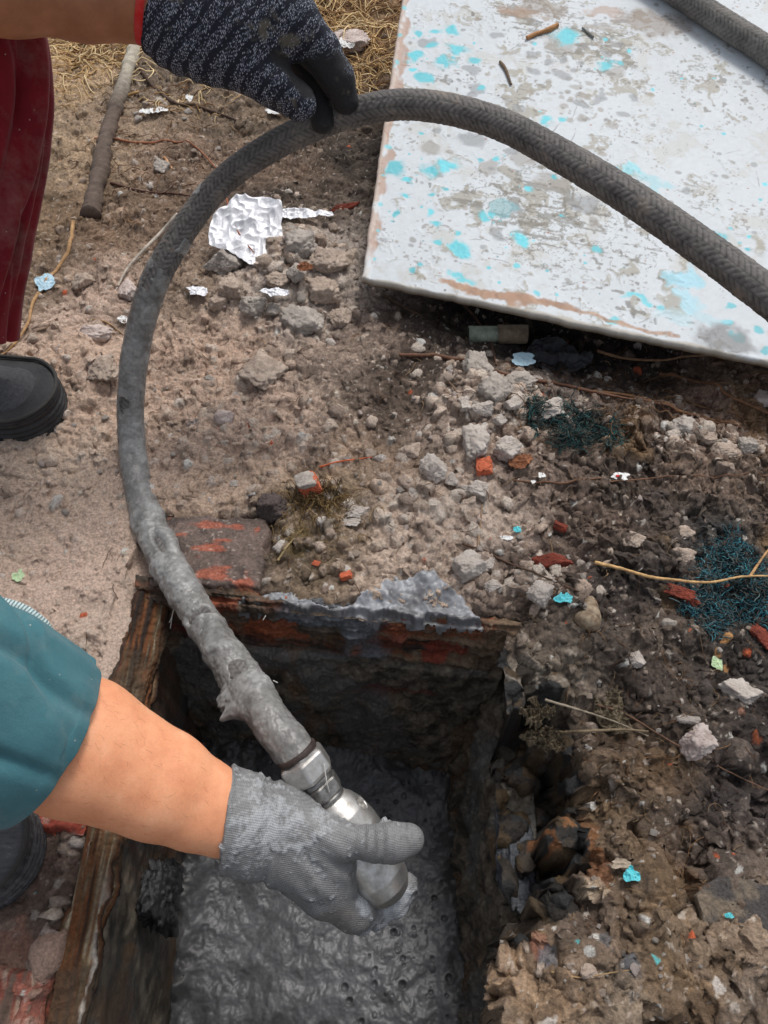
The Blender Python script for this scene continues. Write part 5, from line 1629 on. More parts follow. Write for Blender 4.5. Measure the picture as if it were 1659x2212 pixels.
PT, GY_, TN, PK, DK = 'stone_pale', 'stone_grey', 'stone_tan', 'stone_pink', 'stone_dark'
STONES = [
 # u, v, ru, rv, mat, hf, rot, boxy, label
 (483, 563, 42, 38, GY_, .7, 0, .6, 'grey angular rubble chunk directly below the large crumpled foil'),
 (278, 627, 21, 32, PK, .8, .2, 0, 'pinkish pitted stone tucked against the left side of the coated hose'),
 (203, 720, 38, 25, PK, .7, 0, 0, 'pale crusty stone lying right of the maroon trouser hem'),
 (545, 662, 31, 29, GY_, .8, 0, 0, 'round grey lump at the foot of the rubble pile'),
 (498, 622, 30, 34, TN, .7, .3, .4, 'tan faceted chunk between the grey angular chunk and round lump'),
 (473, 656, 21, 20, TN, .8, 0, 0, 'small round lump just right of the tiny foil scrap'),
 (590, 668, 17, 20, GY_, .8, 0, 0, 'small upright lump right of the round grey lump'),
 (650, 528, 36, 34, GY_, .7, .5, .5, 'flat grey chunk right of the large crumpled foil'),
 (600, 608, 26, 22, TN, .7, .2, .3, 'tan chunk in the middle of the rubble pile'),
 (712, 562, 46, 36, TN, .6, -.3, .3, 'broad tan clod in the pile close to the board corner'),
 (640, 590, 22, 24, GY_, .7, .8, .5, 'small grey faceted chunk in the pile, above the long ridge'),
 (700, 625, 34, 30, TN, .6, .2, .2, 'rounded tan clod at the lower right of the rubble pile'),
 (655, 690, 46, 42, GY_, .55, .4, .4, 'large layered grey lump with dark streaks below the rubble pile'),
 (735, 690, 26, 24, TN, .7, 0, .1, 'tan lump right of the layered grey lump'),
 (566, 800, 52, 46, TN, .45, .75, .8, 'large flat slab-like stone tilted right of the hose'),
 (485, 902, 22, 16, PK, .8, 0, 0, 'single oval pale stone alone on the smooth dirt'),
 (350, 360, 17, 25, GY_, .7, 0, .3, 'small grey pointed stone right of the dark end of the stick'),
 (181, 607, 26, 22, TN, .7, .4, .2, 'tan stone with dark underside above the pale crusty stone'),
 (452, 817, 12, 9, GY_, .7, 0, 0, 'little grey stone between hose and flat slab-like stone'),
 (220, 800, 34, 40, TN, .6, .3, .1, 'crumbly tan clod left of the hose beside the black boot'),
 (1030, 792, 32, 38, GY_, .8, .2, .3, 'upright grey concrete lump at the top of the central rubble'),
 (1068, 846, 34, 34, GY_, .8, .5, .4, 'grey concrete lump with a bluish face below the upright lump'),
 (1125, 820, 36, 26, GY_, .6, 0, .3, 'crumbled grey mortar beside the black plastic scrap'),
 (1182, 884, 44, 28, PT, .8, .25, .3, 'long pale stone partly under the dark green netting'),
 (1025, 952, 31, 50, PT, .8, -.15, .9, 'tall oblong pale concrete block standing in the central rubble'),
 (1095, 972, 32, 26, PT, .8, .3, .4, 'pale wedge stone right of the tall oblong block'),
 (937, 1012, 31, 34, PT, .8, 0, .4, 'rounded pale five-sided stone left of the oblong block'),
 (885, 978, 25, 22, TN, .7, 0, .2, 'dusty tan clod up-left of the five-sided stone'),
 (1043, 884, 24, 18, PT, .8, .3, .4, 'pale stone wedged above the oblong block'),
 (1003, 873, 13, 19, PT, .8, .1, .5, 'small upright pale chip left of the wedged stone'),
 (1078, 908, 18, 14, PT, .7, 0, .3, 'small pale stone right above the oblong block'),
 (1108, 872, 20, 15, PT, .7, .4, .4, 'pale chip left of the long stone under the netting'),
 (975, 1038, 15, 17, PT, .8, 0, 0, 'small egg-shaped stone right under the five-sided stone'),
 (1003, 1058, 18, 13, PT, .8, 0, 0, 'small flattened pale pebble below the orange brick chip'),
 (1030, 1056, 26, 22, PT, .6, 0, .2, 'dusty pale clod below the orange brick chip'),
 (1480, 918, 30, 20, PT, .7, 0, .2, 'pale blotchy stone by the long roots at the right'),
 (1565, 976, 28, 22, TN, .7, 0, .1, 'rounded tan stone, left one of a touching pair'),
 (1611, 963, 26, 22, GY_, .7, .5, .5, 'grey angular stone, right one of a touching pair'),
 (1527, 948, 21, 14, TN, .7, 0, .1, 'flattish tan stone up-left of the touching pair'),
 (1646, 862, 22, 20, PK, .7, 0, .2, 'pinkish stone cut by the right picture edge under the board'),
 (1013, 1222, 36, 32, PT, .8, .2, .4, 'large pale angular stone above the grey cement smear'),
 (1050, 1220, 18, 17, PT, .7, 0, .2, 'pale lump stuck to the right of the large angular stone'),
 (1166, 1284, 29, 29, PT, .8, .2, .2, 'pale dusty stone right next to the cyan paint flake'),
 (1065, 1268, 20, 15, PT, .7, 0, .2, 'low pale lump just below the large angular stone'),
 (1478, 1200, 30, 18, TN, .7, 0, .4, 'tan block-like stone left of the blue-green netting'),
 (1475, 1150, 26, 13, TN, .7, .2, .1, 'flat tan crust above the tan block-like stone'),
 (1600, 1497, 47, 30, PT, .7, -.35, .4, 'big pale stone with dark patches near the right edge'),
 (1486, 1555, 25, 9, PT, .9, -.05, 0, 'small sausage-shaped pale stone above the round pinkish one'),
 (1508, 1602, 38, 36, PK, .8, 0, .1, 'big round pinkish stone right of the torn roots'),
 (1377, 1424, 16, 18, PT, .7, 0, .4, 'small pale five-cornered stone alone on the dark slope'),
 (1252 + 20, 2100, 22, 16, TN, .7, 0, .1, 'tan crumb on the mound right of the blue-grey smear'),
 (775, 1105, 30, 14, PT, .6, .2, .2, 'flat pale chip right of the mossy tuft'),
 (758, 1128, 22, 12, PT, .6, -.1, .2, 'lower flat pale chip right of the mossy tuft'),
 (800, 980, 14, 11, TN, .7, 0, 0, 'tan pebble left of the dusty clod'),
 (590, 1098, 36, 34, DK, .8, .2, .6, 'dark brown-black half-round stone behind the rim of the pit'),
 (713, 1076, 14, 16, GY_, .7, .2, .6, 'small grey stone chip right of the orange-sided brick piece'),
 (505, 1045, 10, 9, PT, .8, 0, .2, 'small whitish pebble left of the orange-sided brick piece'),
 (1370, 1165, 26, 20, TN, .5, 0, .1, 'weathered tan crust in the dark soil left of the netting'),
 (760, 90, 40, 30, PK, .5, 0, .2, 'broad pinkish stone half hidden in the straw'),
 (752, 100 + 40, 0, 0, None, 0, 0, 0, ''),
]
k = 100
for (u, v, ru, rv, m_, hf, rot, bx, lab) in STONES:
    k += 1
    if not m_: continue
    rock('stone', u, v, ru, rv, m_, k, lab, hf=hf, rot=rot, boxy=bx, sub=5)

# brick pieces
def brickbit(u, v, ru, rv, mat, seed, label, rot=0, hf=.8, sink=.3, lift=0.0, rough=.05):
    return rock('brick_fragment', u, v, ru, rv, mat, seed, label, 'brick piece', hf=hf, rot=rot, boxy=1.3, sink=sink, rough=rough, lift=lift)
brickbit(1045, 1010, 22, 24, 'brick_orange', 301, 'bright orange brick chip leaning on the pale central stones', rot=-.5)
brickbit(1193, 1213, 46, 15, 'brick', 302, 'dark red oblong brick piece lying in black soil above the shell', rot=.05, hf=1.0)
brickbit(1462, 1278, 36, 17, 'brick', 303, 'broken red brick piece, left one, under the long yellowish root', rot=-.3)
brickbit(1490, 1292, 17, 22, 'brick', 304, 'narrow red brick piece, right one, touching the blue-green netting', rot=.5)
brickbit(1645, 1375, 16, 36, 'brick', 305, 'red brick shard below the blue-green netting at the right edge', rot=.6)
brickbit(1210, 1138, 16, 11, 'brick', 306, 'small dark red brick chip in the soil above the oblong one', rot=-.6)
brickbit(748, 1243, 15, 9, 'brick_orange', 307, 'small salmon brick chip at the upper edge of the cement smear', rot=.3)
brickbit(683, 1217, 10, 7, 'brick_orange', 308, 'tiny orange brick chip in the brown soil behind the pit rim')
brickbit(745, 447, 36, 9, 'brick', 309, 'thin red brick sliver beside the board left edge', rot=.35)
# the orange-sided piece: a grey-crusted brick corner with its broken side showing
ob = rock('brick_fragment', 668, 1048, 26, 24, 'brick_orange', 311, 'brick corner with a grey crusted top and bright orange broken side', 'brick piece', hf=1.0, rot=.2, boxy=1.6, sink=.2, rough=.02)
P, F = rock_shape(312, 4, 1.6, .03)
crust = mesh_from('mortar_crust', P * np.array([.0125, .0115, .0045]), F, M['stone_grey'], ob)
crust.location = (-.0035, -.001, .0105)

# wet brick on the ledge of the dug side
M['wetbrick'] = noise_mat('wet_cement_brick', S(44, 46, 50), S(84, 88, 94), 60, rough=.2, bs=.8, bd=.003, spec=.7, c3=S(58, 50, 44))
P, F = rock_shape(320, 5, 1.8, .03)
wb = mesh_from('wet_brick', P * [.0195, .048, .012], F, M['wetbrick'])
g = G(1105, 1862, -.118); wb.location = (g[0] + .002, g[1], -.104)
tag(wb, 'wet glossy dark brick sitting on the ledge between pit and brown earth', 'brick')
P, F = rock_shape(325, 5, .5, .16)
M['wetmud'] = noise_mat('wet_black_mud', S(34, 34, 36), S(66, 66, 68), 50, rough=.22, bs=.8, bd=.003, spec=.6)
cl = mesh_from('mud_clump', P * [.024, .036, .060], F, M['wetmud'])
g = G(345, 1915, -.13); cl.location = (-.224, g[1], -.165)
tag(cl, 'wet black mud clump stuck to the left wall inside the pit', 'mud clump')

# netting tangles
def tangle(u, v, ru, rv, n, cols, seed, label, hgt=.010, r0=.0003):
    """torn, half-buried scrap: fibres only where a ragged noise mask allows, some trailing off"""
    r = np.random.RandomState(seed)
    items, cc = [], []
    c0 = GZ(u, v)
    D = (HC - c0[2]) / -ray(u, v)[2]
    lobes = [(r.normal(0, .32), r.normal(0, .32), r.uniform(.35, .6)) for _ in range(6)]
    while len(items) < n:
        px, py = r.uniform(-1.1, 1.1, 2)
        q = min(math.hypot(px - a, py - b) / c for a, b, c in lobes)
        nz = float(noise2(px, py, 3.2, seed)) + .5 * float(noise2(px, py, 8, seed + 1))
        if q + .55 * nz > 1 or nz > .62: continue
        x = c0[0] + ru * px * D / FOC; y = c0[1] + rv * py * D / FOC
        L = r.uniform(.006, .026) * (1.8 if r.rand() < .06 else 1); m_ = 7
        th = r.rand() * 6.28 if r.rand() < .5 else r.normal(.6 + 2 * nz, .4); pts = []
        zc = hz_s(x, y, .003) + hgt * max(0, .9 - q) * r.rand() * (.7 - nz) - .001
        for j in range(m_):
            pts.append([x, y, zc])
            th += r.normal(0, .75)
            x += L / m_ * math.cos(th); y += L / m_ * math.sin(th); zc += r.normal(0, .0013)
            zc = max(zc, hz_s(x, y, .002) - .0004)
        items.append((catmull(pts, 3), r0 * r.uniform(.6, 2.0)))
        sh = cols[r.randint(len(cols))] * r.uniform(.6, 1.25)
        if r.rand() < .34: sh = sh * .4 + S(96, 82, 70) * .6
        cc.append(sh)
    o = tubes_mesh('netting_tangle', items, M['vc'], seg=4, cols=cc)
    return tag(o, label, 'netting')
TE = [S(24, 54, 56), S(32, 74, 74), S(16, 34, 38), S(48, 92, 90)]
TB = [S(30, 84, 96), S(52, 114, 126), S(20, 52, 60), S(70, 128, 138), S(16, 36, 42)]
tangle(1240, 925, 92, 74, 1500, TE, 1, 'dark green tangled netting scrap right of the central stones', .014)
tangle(1575, 1240, 120, 125, 2500, TB, 2, 'blue-green tangled netting scrap at the right edge', .014)

# straw and fibres on the ground
def strands(name, spec, seed, mat, seg=4):
    r = np.random.RandomState(seed)
    items, cc = [], []
    for (u, v, ru, rv, n, L0, L1, rad, cols, curl, ang, lift) in spec:
        for k in range(n):
            uu_, vv_ = r.normal(u, ru * .5), r.normal(v, rv * .5)
            if vv_ < -60: vv_ = -vv_ * .5
            c = G(uu_, vv_); x, y = c[0], c[1]
            if not (abs(x) < .8 and y < 1.7): continue
            jj = min(np.searchsorted(ys, y), len(ys) - 1); ii = min(np.searchsorted(xs, x), len(xs) - 1)
            if inn[jj, ii] > .2 or (x > -.25 and x < .12 and y < .37): continue
            L = r.uniform(L0, L1); m_ = 7
            th = (r.rand() * 6.28) if ang is None else ang + r.normal(0, .5)
            ct = r.normal(0, curl); pts = []
            up = r.rand() * lift
            for j in range(m_):
                x_, y_ = float(np.clip(x, -.8, .8)), float(np.clip(y, -.13, 1.7))
                pts.append([x, y, hz(x_, y_) + rad * .8 + up * math.sin(math.pi * j / (m_ - 1))])
                th += ct + r.normal(0, curl * .4)
                x += L / m_ * math.cos(th); y += L / m_ * math.sin(th)
            P = catmull(pts, 3)
            items.append((P, rad * r.uniform(.5, 1.2)))
            cc.append(cols[r.randint(len(cols))] * r.uniform(.75, 1.2))
    return tubes_mesh(name, items, mat, seg=seg, cols=cc)
SW = [S(214, 182, 130), S(190, 156, 106), S(232, 208, 162), S(140, 106, 70)]
DR = [S(110, 78, 52), S(86, 60, 44), S(140, 104, 70)]
sp = [(740, 40, 130, 90, 300, .04, .15, .0011, SW, .16, None, .012), (800, 140, 70, 60, 110, .03, .12, .0009, SW, .16, None, .010), (640, 10, 80, 40, 120, .03, .1, .0009, SW, .16, None, .008),
      (200, 95, 130, 60, 260, .03, .10, .0011, SW, .2, None, .006), (150, 180, 90, 60, 60, .02, .06, .0007, SW, .2, None, .004), (430, 200, 120, 60, 90, .015, .05, .0008, SW + DR, .25, None, .004)]
o = strands('dry_straw', sp, 5, M['vc'])
tag(o, 'dry straw and grass stalks matted over the dirt behind the worksite', kind='stuff')
sp = [(900, 750, 900, 900, 340, .008, .035, .00035, DR + [S(170, 140, 104)], .3, None, .003), (1350, 850, 330, 120, 200, .015, .06, .0004, DR, .2, None, .004), (1400, 1600, 330, 400, 260, .006, .03, .00028, DR + [S(150, 124, 92)], .16, None, .004),
      (320, 300, 200, 150, 140, .012, .05, .0006, DR, .25, None, .004), (690, 1140, 110, 60, 130, .006, .022, .0004, [S(132, 108, 68), S(104, 84, 54), S(150, 126, 84)], .45, None, .006)]
o = strands('root_fibres', sp, 6, M['vc'])
tag(o, 'fine brown root fibres and plant litter scattered over the soil', kind='stuff')
o = strands('moss_tuft', [(690, 1090, 52, 30, 420, .005, .018, .0004, [S(132, 106, 66), S(108, 86, 54), S(150, 126, 84), S(84, 68, 46)], .6, None, .012)], 8, M['vc'])
tag(o, 'ochre tuft of dry moss beside the brick corner', 'moss')

# individual twigs, roots, stalks
def twig(name, pts, rpx, c1, label, cat='twig', r_end=.5, knots=.0, follow=True, seg=10, seed=0, zoff=0.0, c2=None, bend=None, group=None):
    P = []
    for p in pts:
        g = GZ(p[0], p[1])
        z = (p[2] if len(p) > 2 else 0.0) + zoff
        if z: g = G(p[0], p[1], g[2] + z)
        P.append(g)
    P = np.array(P)
    D = HC / (-ray(*pts[0][:2])[2])
    r0 = rpx * D / FOC
    C, s = resample(catmull(P, 12), max(.0012, r0 * .35))
    if follow:
        for i in range(len(C)):
            C[i, 2] = max(C[i, 2], hz_s(C[i, 0], C[i, 1], .003) + r0 * .5)
        C[:, 2] = np.convolve(np.pad(C[:, 2], 4, mode='edge'), np.ones(9) / 9, mode='valid')
    f = s / s[-1]
    rr = r0 * (1 + (r_end - 1) * f) * (1 + knots * noise2(s, s * 0, 70, seed) + .5 * knots * noise2(s, s * 0, 300, seed))
    V, F, T = tube_arrays(C, rr, seg)
    V = V + (.12 * r0 * fbm3(V, 400, 2, seed))[:, None]
    cc = np.asarray(c1) * np.ones((len(V), 3))
    if c2 is not None:
        t = np.r_[np.repeat(f, seg), 0, 1]
        cc = cc * (1 - sm(t, .15, .5))[:, None] + np.asarray(c2) * sm(t, .15, .5)[:, None]
    cc = cc * (1 + .3 * fbm3(V, 160, 3, seed + 2))[:, None]
    o = mesh_from(name, V, np.vstack([q2t(F), T]), M['vc'], col=cc.clip(.01, .8))
    return tag(o, label, cat, group)
twig('stick', [(296, 96), (278, 160), (258, 215), (240, 280), (226, 340), (212, 400), (198, 470)], 12.5, S(172, 164, 148), 'thick old stick with a pale upper end lying left of the hose', 'stick', r_end=1.25, knots=.22, seed=3, c2=S(92, 78, 68), seg=20)
twig('reed', [(384, 462, .02), (350, 500, .008), (310, 540, .004), (275, 580, .004), (255, 618, .002)], 4.0, S(188, 178, 164), 'pale flat reed running behind the hose on its left side', 'reed', seed=4)
twig('twig', [(158, 480), (150, 540), (118, 590), (72, 650), (62, 700), (30, 745), (0, 772)], 4.5, S(168, 132, 92), 'yellowish curved root below the maroon trousers', seed=5)
twig('twig', [(0, 772), (50, 740), (100, 712), (125, 690)], 3.2, S(120, 98, 80), 'grey-brown thin twig above the black boot', seed=6)
twig('twig', [(205, 300), (300, 310), (380, 308), (430, 325), (466, 362)], 2.6, S(150, 96, 68), 'reddish thin root arching towards the hose at the upper left', seed=7)
twig('twig', [(300, 150), (335, 190), (380, 225), (430, 232), (500, 255), (520, 270)], 4.2, S(80, 62, 50), 'dark crooked twig under the black glove', seed=8, knots=.2)
twig('twig', [(235, 240), (262, 212), (300, 198)], 5, S(176, 140, 88), 'short yellow stalk across the thick stick', seed=9)
twig('twig', [(240, 395), (300, 412), (360, 420), (410, 424)], 3.0, S(84, 56, 44), 'dark red-brown twig right of the thick stick lower end', seed=10)
twig('twig', [(354, 340), (362, 352), (372, 366)], 3.4, S(210, 160, 118), 'short orange splinter beside the small grey pointed stone', seed=11)
twig('root', [(862, 768), (950, 770), (1030, 790), (1120, 815), (1210, 830), (1290, 848), (1400, 868), (1480, 895), (1600, 925)], 4.6, S(110, 78, 60), 'long brown root crossing the central rubble from left to right', seed=12, knots=.12)
twig('root', [(1265, 845), (1360, 855), (1460, 885), (1530, 905), (1600, 918)], 3.8, S(134, 98, 68), 'brown root just below the long one at the right', seed=13)
twig('root', [(1425, 806), (1500, 825), (1570, 850), (1620, 875), (1665, 895)], 4.6, S(128, 92, 66), 'short thick root pointing to the right edge under the board', seed=14)
twig('root', [(1290, 758), (1350, 774), (1430, 778), (1480, 770), (1560, 766)], 3.4, S(140, 108, 80), 'pale thin root following the shadow below the board edge', seed=15, zoff=.012)
twig('root', [(1440, 855), (1520, 880), (1600, 905), (1665, 912)], 2.6, S(120, 92, 66), 'faint straight root at the right, above the pale blotchy stone', seed=16)
twig('root', [(985, 640, .004), (1030, 690), (1060, 740), (1072, 790)], 3.2, S(96, 70, 54), 'dark root hanging down from the board edge over the short pipe', seed=17)
twig('root', [(830, 640), (880, 672), (945, 712)], 3.4, S(96, 76, 62), 'thin dark root slanting below the board corner', seed=18)
twig('twig', [(690, 1010), (730, 998), (790, 990), (830, 988)], 2.2, S(196, 100, 62), 'thin orange fibre above the brick corner', seed=19)
twig('twig', [(1285, 1215), (1340, 1228), (1400, 1245), (1450, 1252), (1530, 1258), (1600, 1246), (1665, 1244)], 4.0, S(196, 158, 108), 'long yellowish root arching over the blue-green netting', seed=20, zoff=.010)
twig('twig', [(1620, 1246), (1640, 1215), (1665, 1180)], 3.6, S(180, 140, 96), 'yellowish side shoot rising at the right edge', seed=21, zoff=.010)
twig('twig', [(1000, 1175), (1080, 1210), (1160, 1240), (1250, 1278)], 3.2, S(96, 74, 60), 'brown twig pointing at the pale snail shell', seed=22)
twig('twig', [(1030, 1190), (1038, 1130), (1042, 1080)], 2.6, S(150, 124, 98), 'upright tan stalk above the large pale angular stone', seed=23)
twig('twig', [(965, 820), (985, 850), (990, 900)], 2.6, S(110, 90, 72), 'short grey stalk left of the small upright pale chip', seed=24)
twig('twig', [(1108, 1038), (1200, 1045), (1330, 1040), (1450, 1030), (1560, 1028), (1660, 1028)], 2.2, S(120, 86, 64), 'very thin straight root running right past the red and white paper', seed=25)
twig('twig', [(1290, 1482 + 40), (1355, 1545), (1450, 1602), (1560, 1660), (1665, 1710)], 2.6, S(112, 84, 66), 'long thin dark root below the big round pinkish stone', seed=26, zoff=.006)
twig('twig', [(1178, 1512, .0), (1240, 1530), (1320, 1556), (1400, 1590)], 3.0, S(150, 138, 120), 'grey stalk jutting over the dug edge', seed=27, zoff=.02, follow=False)
twig('twig', [(1136, 1586), (1200, 1583), (1260, 1580), (1340, 1576), (1400, 1580)], 4.5, S(128, 112, 88), 'mossy root sticking out level from the earth bank', seed=28, zoff=.02, follow=False, knots=.3)
twig('twig', [(600, 1212), (620, 1180), (640, 1160)], 3.0, S(164, 144, 104), 'short straw piece behind the rim of the pit', seed=29)
twig('twig', [(1190, 2100), (1250, 2112), (1330, 2100), (1360, 2096)], 2.0, S(170, 140, 100), 'thin pale rootlet on the lower right mound', seed=30)
twig('twig', [(300 - 100, 660 + 30), (235, 700), (265, 722)], 2.2, S(150, 120, 88), 'short pale fibre left of the hose above the crusty stone', seed=31)
twig('twig', [(490, 430, .022), (500, 470, .02), (520, 510, .022), (548, 545, .014)], 2.2, S(150, 90, 66), 'reddish stalk lying on top of the large crumpled foil', seed=32)

# sticks and leaf stalks on the board
def on_board_twig(pts, rpx, c1, label, seed):
    C, s = resample(catmull(np.array([on_board(u, v, .0022) for (u, v) in pts]), 10), .0015)
    D = 1.2; r0 = rpx * D / FOC
    V, F, T = tube_arrays(C, r0 * (1 + .3 * noise2(s, s * 0, 80, seed)), 8)
    o = mesh_from('twig', V, np.vstack([q2t(F), T]), M['vc'], col=(np.asarray(c1) * (1 + .3 * fbm3(V, 200, 2, seed))[:, None]).clip(.02, .8))
    return tag(o, label, 'twig')
on_board_twig([(1138, 82), (1160, 72), (1185, 64), (1205, 53)], 4.2, S(176, 128, 84), 'short orange-brown splinter lying on the white board', 3)
on_board_twig([(1080, 133), (1092, 150), (1104, 182)], 3.0, S(110, 92, 72), 'short dark stalk lying on the white board', 4)
on_board_twig([(1258, 60), (1270, 70), (1282, 80)], 2.4, S(130, 130, 126), 'tiny grey stalk on the white board near its top', 5)

# foil and paper litter
def crumple(name, u, v, ru, rv, mat, seed, label, cat, outline=None, amp=.35, hgt=.006, freq=1.0, lift=.004, rot=0.0, thick=.0, n=90, tilt=(0, 0)):
    c0 = GZ(u, v); D = (HC - c0[2]) / -ray(u, v)[2]
    s, t = np.meshgrid(np.linspace(-1, 1, n), np.linspace(-1, 1, n))
    # square to disc, then an irregular outline
    x = s * np.sqrt(1 - t * t / 2); y = t * np.sqrt(1 - s * s / 2)
    r = np.hypot(x, y); a = np.arctan2(y, x)
    if outline is not None:
        oa = np.linspace(-math.pi, math.pi, len(outline) + 1)
        k = np.interp(a, oa, list(outline) + [outline[0]])
    else:
        k = 1 + .42 * noise2(np.cos(a), np.sin(a), 1.1, seed) + .22 * noise2(np.cos(a), np.sin(a), 2.4, seed + 5) + .05 * noise2(np.cos(a), np.sin(a), 9, seed + 9)
        if ru < 26: freq = freq * .5; hgt = hgt * .7
        if mat == 'fibremat': k = k + .30 * noise2(np.cos(a), np.sin(a), 7, seed + 3)
    x, y = x * k, y * k
    ca, sa = math.cos(rot), math.sin(rot)
    x, y = ca * x - sa * y, sa * x + ca * y
    X = x * ru * D / FOC; Y = y * rv * D / FOC * 1.1
    m_ = 1 / max(1e-4, ru * D / FOC)
    f1 = 1 - np.abs(noise2(X, Y, 2.2 * freq * m_, seed)) * 2
    f2 = 1 - np.abs(noise2(X, Y, 4.6 * freq * m_, seed + 1)) * 2
    f3 = 1 - np.abs(noise2(X, Y, 10 * freq * m_, seed + 2)) * 2
    Z = hgt * (f1 + .55 * f2 + .28 * f3) * .6 + X * tilt[0] + Y * tilt[1]
    base = hz_s(c0[0], c0[1], .01) + lift
    V = np.stack([X, Y, Z], -1).reshape(-1, 3)
    o = mesh_from(name, V, grid_faces(n, n), M[mat])
    g = G(u, v, base); o.location = tuple(g)
    md = o.modifiers.new('thickness', 'SOLIDIFY'); md.thickness = thick if thick else .0003; md.offset = -1
    return tag(o, label, cat)
def foil_mat():
    m, nt, b = mat_new('aluminium_foil', base=S(226, 228, 232), rough=.5, metal=.30)
    n1 = tnoise(nt, objco(nt), 260, 5, .7)
    nt.links.new(ramp(nt, n1, [(.3, S(206, 208, 214)), (.7, S(246, 246, 248))]), b.inputs['Base Color'])
    bump(nt, b, n1, .6, .0012)
    return m
M['foil'] = foil_mat()
M['paper'] = noise_mat('white_scrap', S(218, 218, 214), S(238, 238, 236), 300, rough=.7, bs=.4, bd=.0006)
M['cyan'] = noise_mat('cyan_paint_flake', S(70, 190, 200), S(120, 220, 228), 400, rough=.6, bs=.6, bd=.001)
M['palegreen'] = noise_mat('pale_green_flake', S(170, 200, 150), S(206, 226, 186), 400, rough=.6, bs=.6, bd=.001)
M['leaf'] = noise_mat('dry_leaf', S(92, 56, 36), S(150, 96, 62), 160, rough=.75, bs=.6, bd=.001)
M['fibremat'] = noise_mat('muddy_root_mat', S(96, 84, 66), S(150, 136, 112), 240, rough=.9, bs=1.0, bd=.002, stretch=(1, .25, 1))
M['card'] = noise_mat('muddy_card', S(150, 136, 118), S(178, 162, 144), 200, rough=.85, bs=.5, bd=.001)
M['plastic'] = noise_mat('dark_plastic', S(44, 44, 48), S(66, 66, 70), 60, rough=.55, bs=.5, bd=.002)
M['paleblue'] = noise_mat('pale_blue_paint', S(150, 186, 204), S(186, 212, 224), 200, rough=.6, bs=.4, bd=.001)
crumple('foil', 534, 496, 84, 82, 'foil', 11, 'large crumpled silver foil sheet beside the hose', 'foil', outline=[.95, 1.0, .8, .75, 1.0, 1.15, .95, .9, .85, 1.05, 1.0, .85, .9, .8, .95], hgt=.0085, freq=.6, lift=.018, n=150, tilt=(0, .30))
crumple('foil', 643, 463, 60, 13, 'foil', 12, 'narrow crumpled foil strip behind the rubble pile', 'foil', hgt=.004, lift=.012, n=90)
crumple('foil', 425, 628, 22, 14, 'foil', 13, 'small foil scrap right of the coated hose', 'foil', hgt=.004, lift=.005)
crumple('foil', 590, 632, 34, 10, 'foil', 14, 'thin dull foil strip wedged in the rubble pile', 'foil', hgt=.003, lift=.016, rot=-.5)
crumple('paper_scrap', 266, 691, 11, 10, 'paper', 15, 'curled white scrap at the left side of the hose', 'scrap', hgt=.003, lift=.004)
crumple('paper_scrap', 97, 608, 17, 22, 'paleblue', 16, 'pale blue wrapper scrap under the yellowish curved root', 'scrap', hgt=.003, lift=.004)
crumple('paper_scrap', 322, 240, 30, 10, 'paper', 17, 'bright white flake patch right of the thick stick', 'scrap', hgt=.003, lift=.004)
crumple('paper_scrap', 409, 212, 9, 8, 'paper', 18, 'round white scrap under the black glove', 'scrap', hgt=.003, lift=.004)
crumple('paper_scrap', 592, 240, 20, 8, 'paper', 19, 'white scrap just left of where the glove meets the hose', 'scrap', hgt=.003, lift=.004)
crumple('paper_scrap', 740, 92, 30, 14, 'paper', 20, 'white plaster scrap in the straw right of the glove', 'scrap', hgt=.004, lift=.008)
ps = crumple('paper_scrap', 1340, 1029, 21, 10, 'paper', 21, 'white paper scrap with a red mark on the dark soil', 'scrap', hgt=.003, lift=.004)
P, F = ICO[3]
rm = mesh_from('red_mark', P * [.0032, .0014, .0006], F, M['red'], ps); rm.location = (-.003, -.001, .0022)
crumple('paper_scrap', 1171, 1026, 7, 6, 'paper', 22, 'tiny white square scrap, right one of two, in dark soil', 'scrap', hgt=.001, lift=.003)
crumple('paper_scrap', 1151, 1040, 5, 4, 'paper', 23, 'tiny white scrap, left one of two, in dark soil', 'scrap', hgt=.001, lift=.003)
crumple('paper_scrap', 1093, 1161, 14, 6, 'paper', 24, 'white chip left of the small cyan speck in the soil', 'scrap', hgt=.001, lift=.003)
crumple('paint_flake', 1218, 1294, 19, 12, 'cyan', 25, 'cyan paint flake between pale stone and snail shell', 'paint flake', hgt=.003, lift=.004)
crumple('paint_flake', 1366, 1887, 15, 15, 'cyan', 26, 'turquoise paint flake beside the torn card on the earth bank', 'paint flake', hgt=.003, lift=.004)
crumple('paint_flake', 1560, 1883, 11, 11, 'cyan', 27, 'small turquoise flake by the dark slab at the right', 'paint flake', hgt=.003, lift=.004)
crumple('paint_flake', 1118, 1144, 8, 6, 'cyan', 28, 'tiny cyan speck in black soil above the red brick', 'paint flake', hgt=.002, lift=.003)
crumple('paint_flake', 1573, 1978, 10, 6, 'cyan', 29, 'small turquoise speck on the lower right earth', 'paint flake', hgt=.002, lift=.003)
crumple('paint_flake', 1550, 1435, 10, 13, 'palegreen', 30, 'pale green flake above the big pale dark-patched stone', 'paint flake', hgt=.002, lift=.004)
crumple('paint_flake', 38, 1243, 12, 12, 'palegreen', 31, 'dull greenish chip in the dirt above the teal sleeve', 'paint flake', hgt=.002, lift=.003)
crumple('dry_leaf', 1124, 996, 24, 16, 'leaf', 32, 'curled brown dry leaf beside the pale wedge stone', 'leaf', hgt=.005, lift=.005)
crumple('dry_leaf', 660, 574, 16, 10, 'leaf', 33, 'small rust-brown leaf in the rubble pile', 'leaf', hgt=.004, lift=.016)
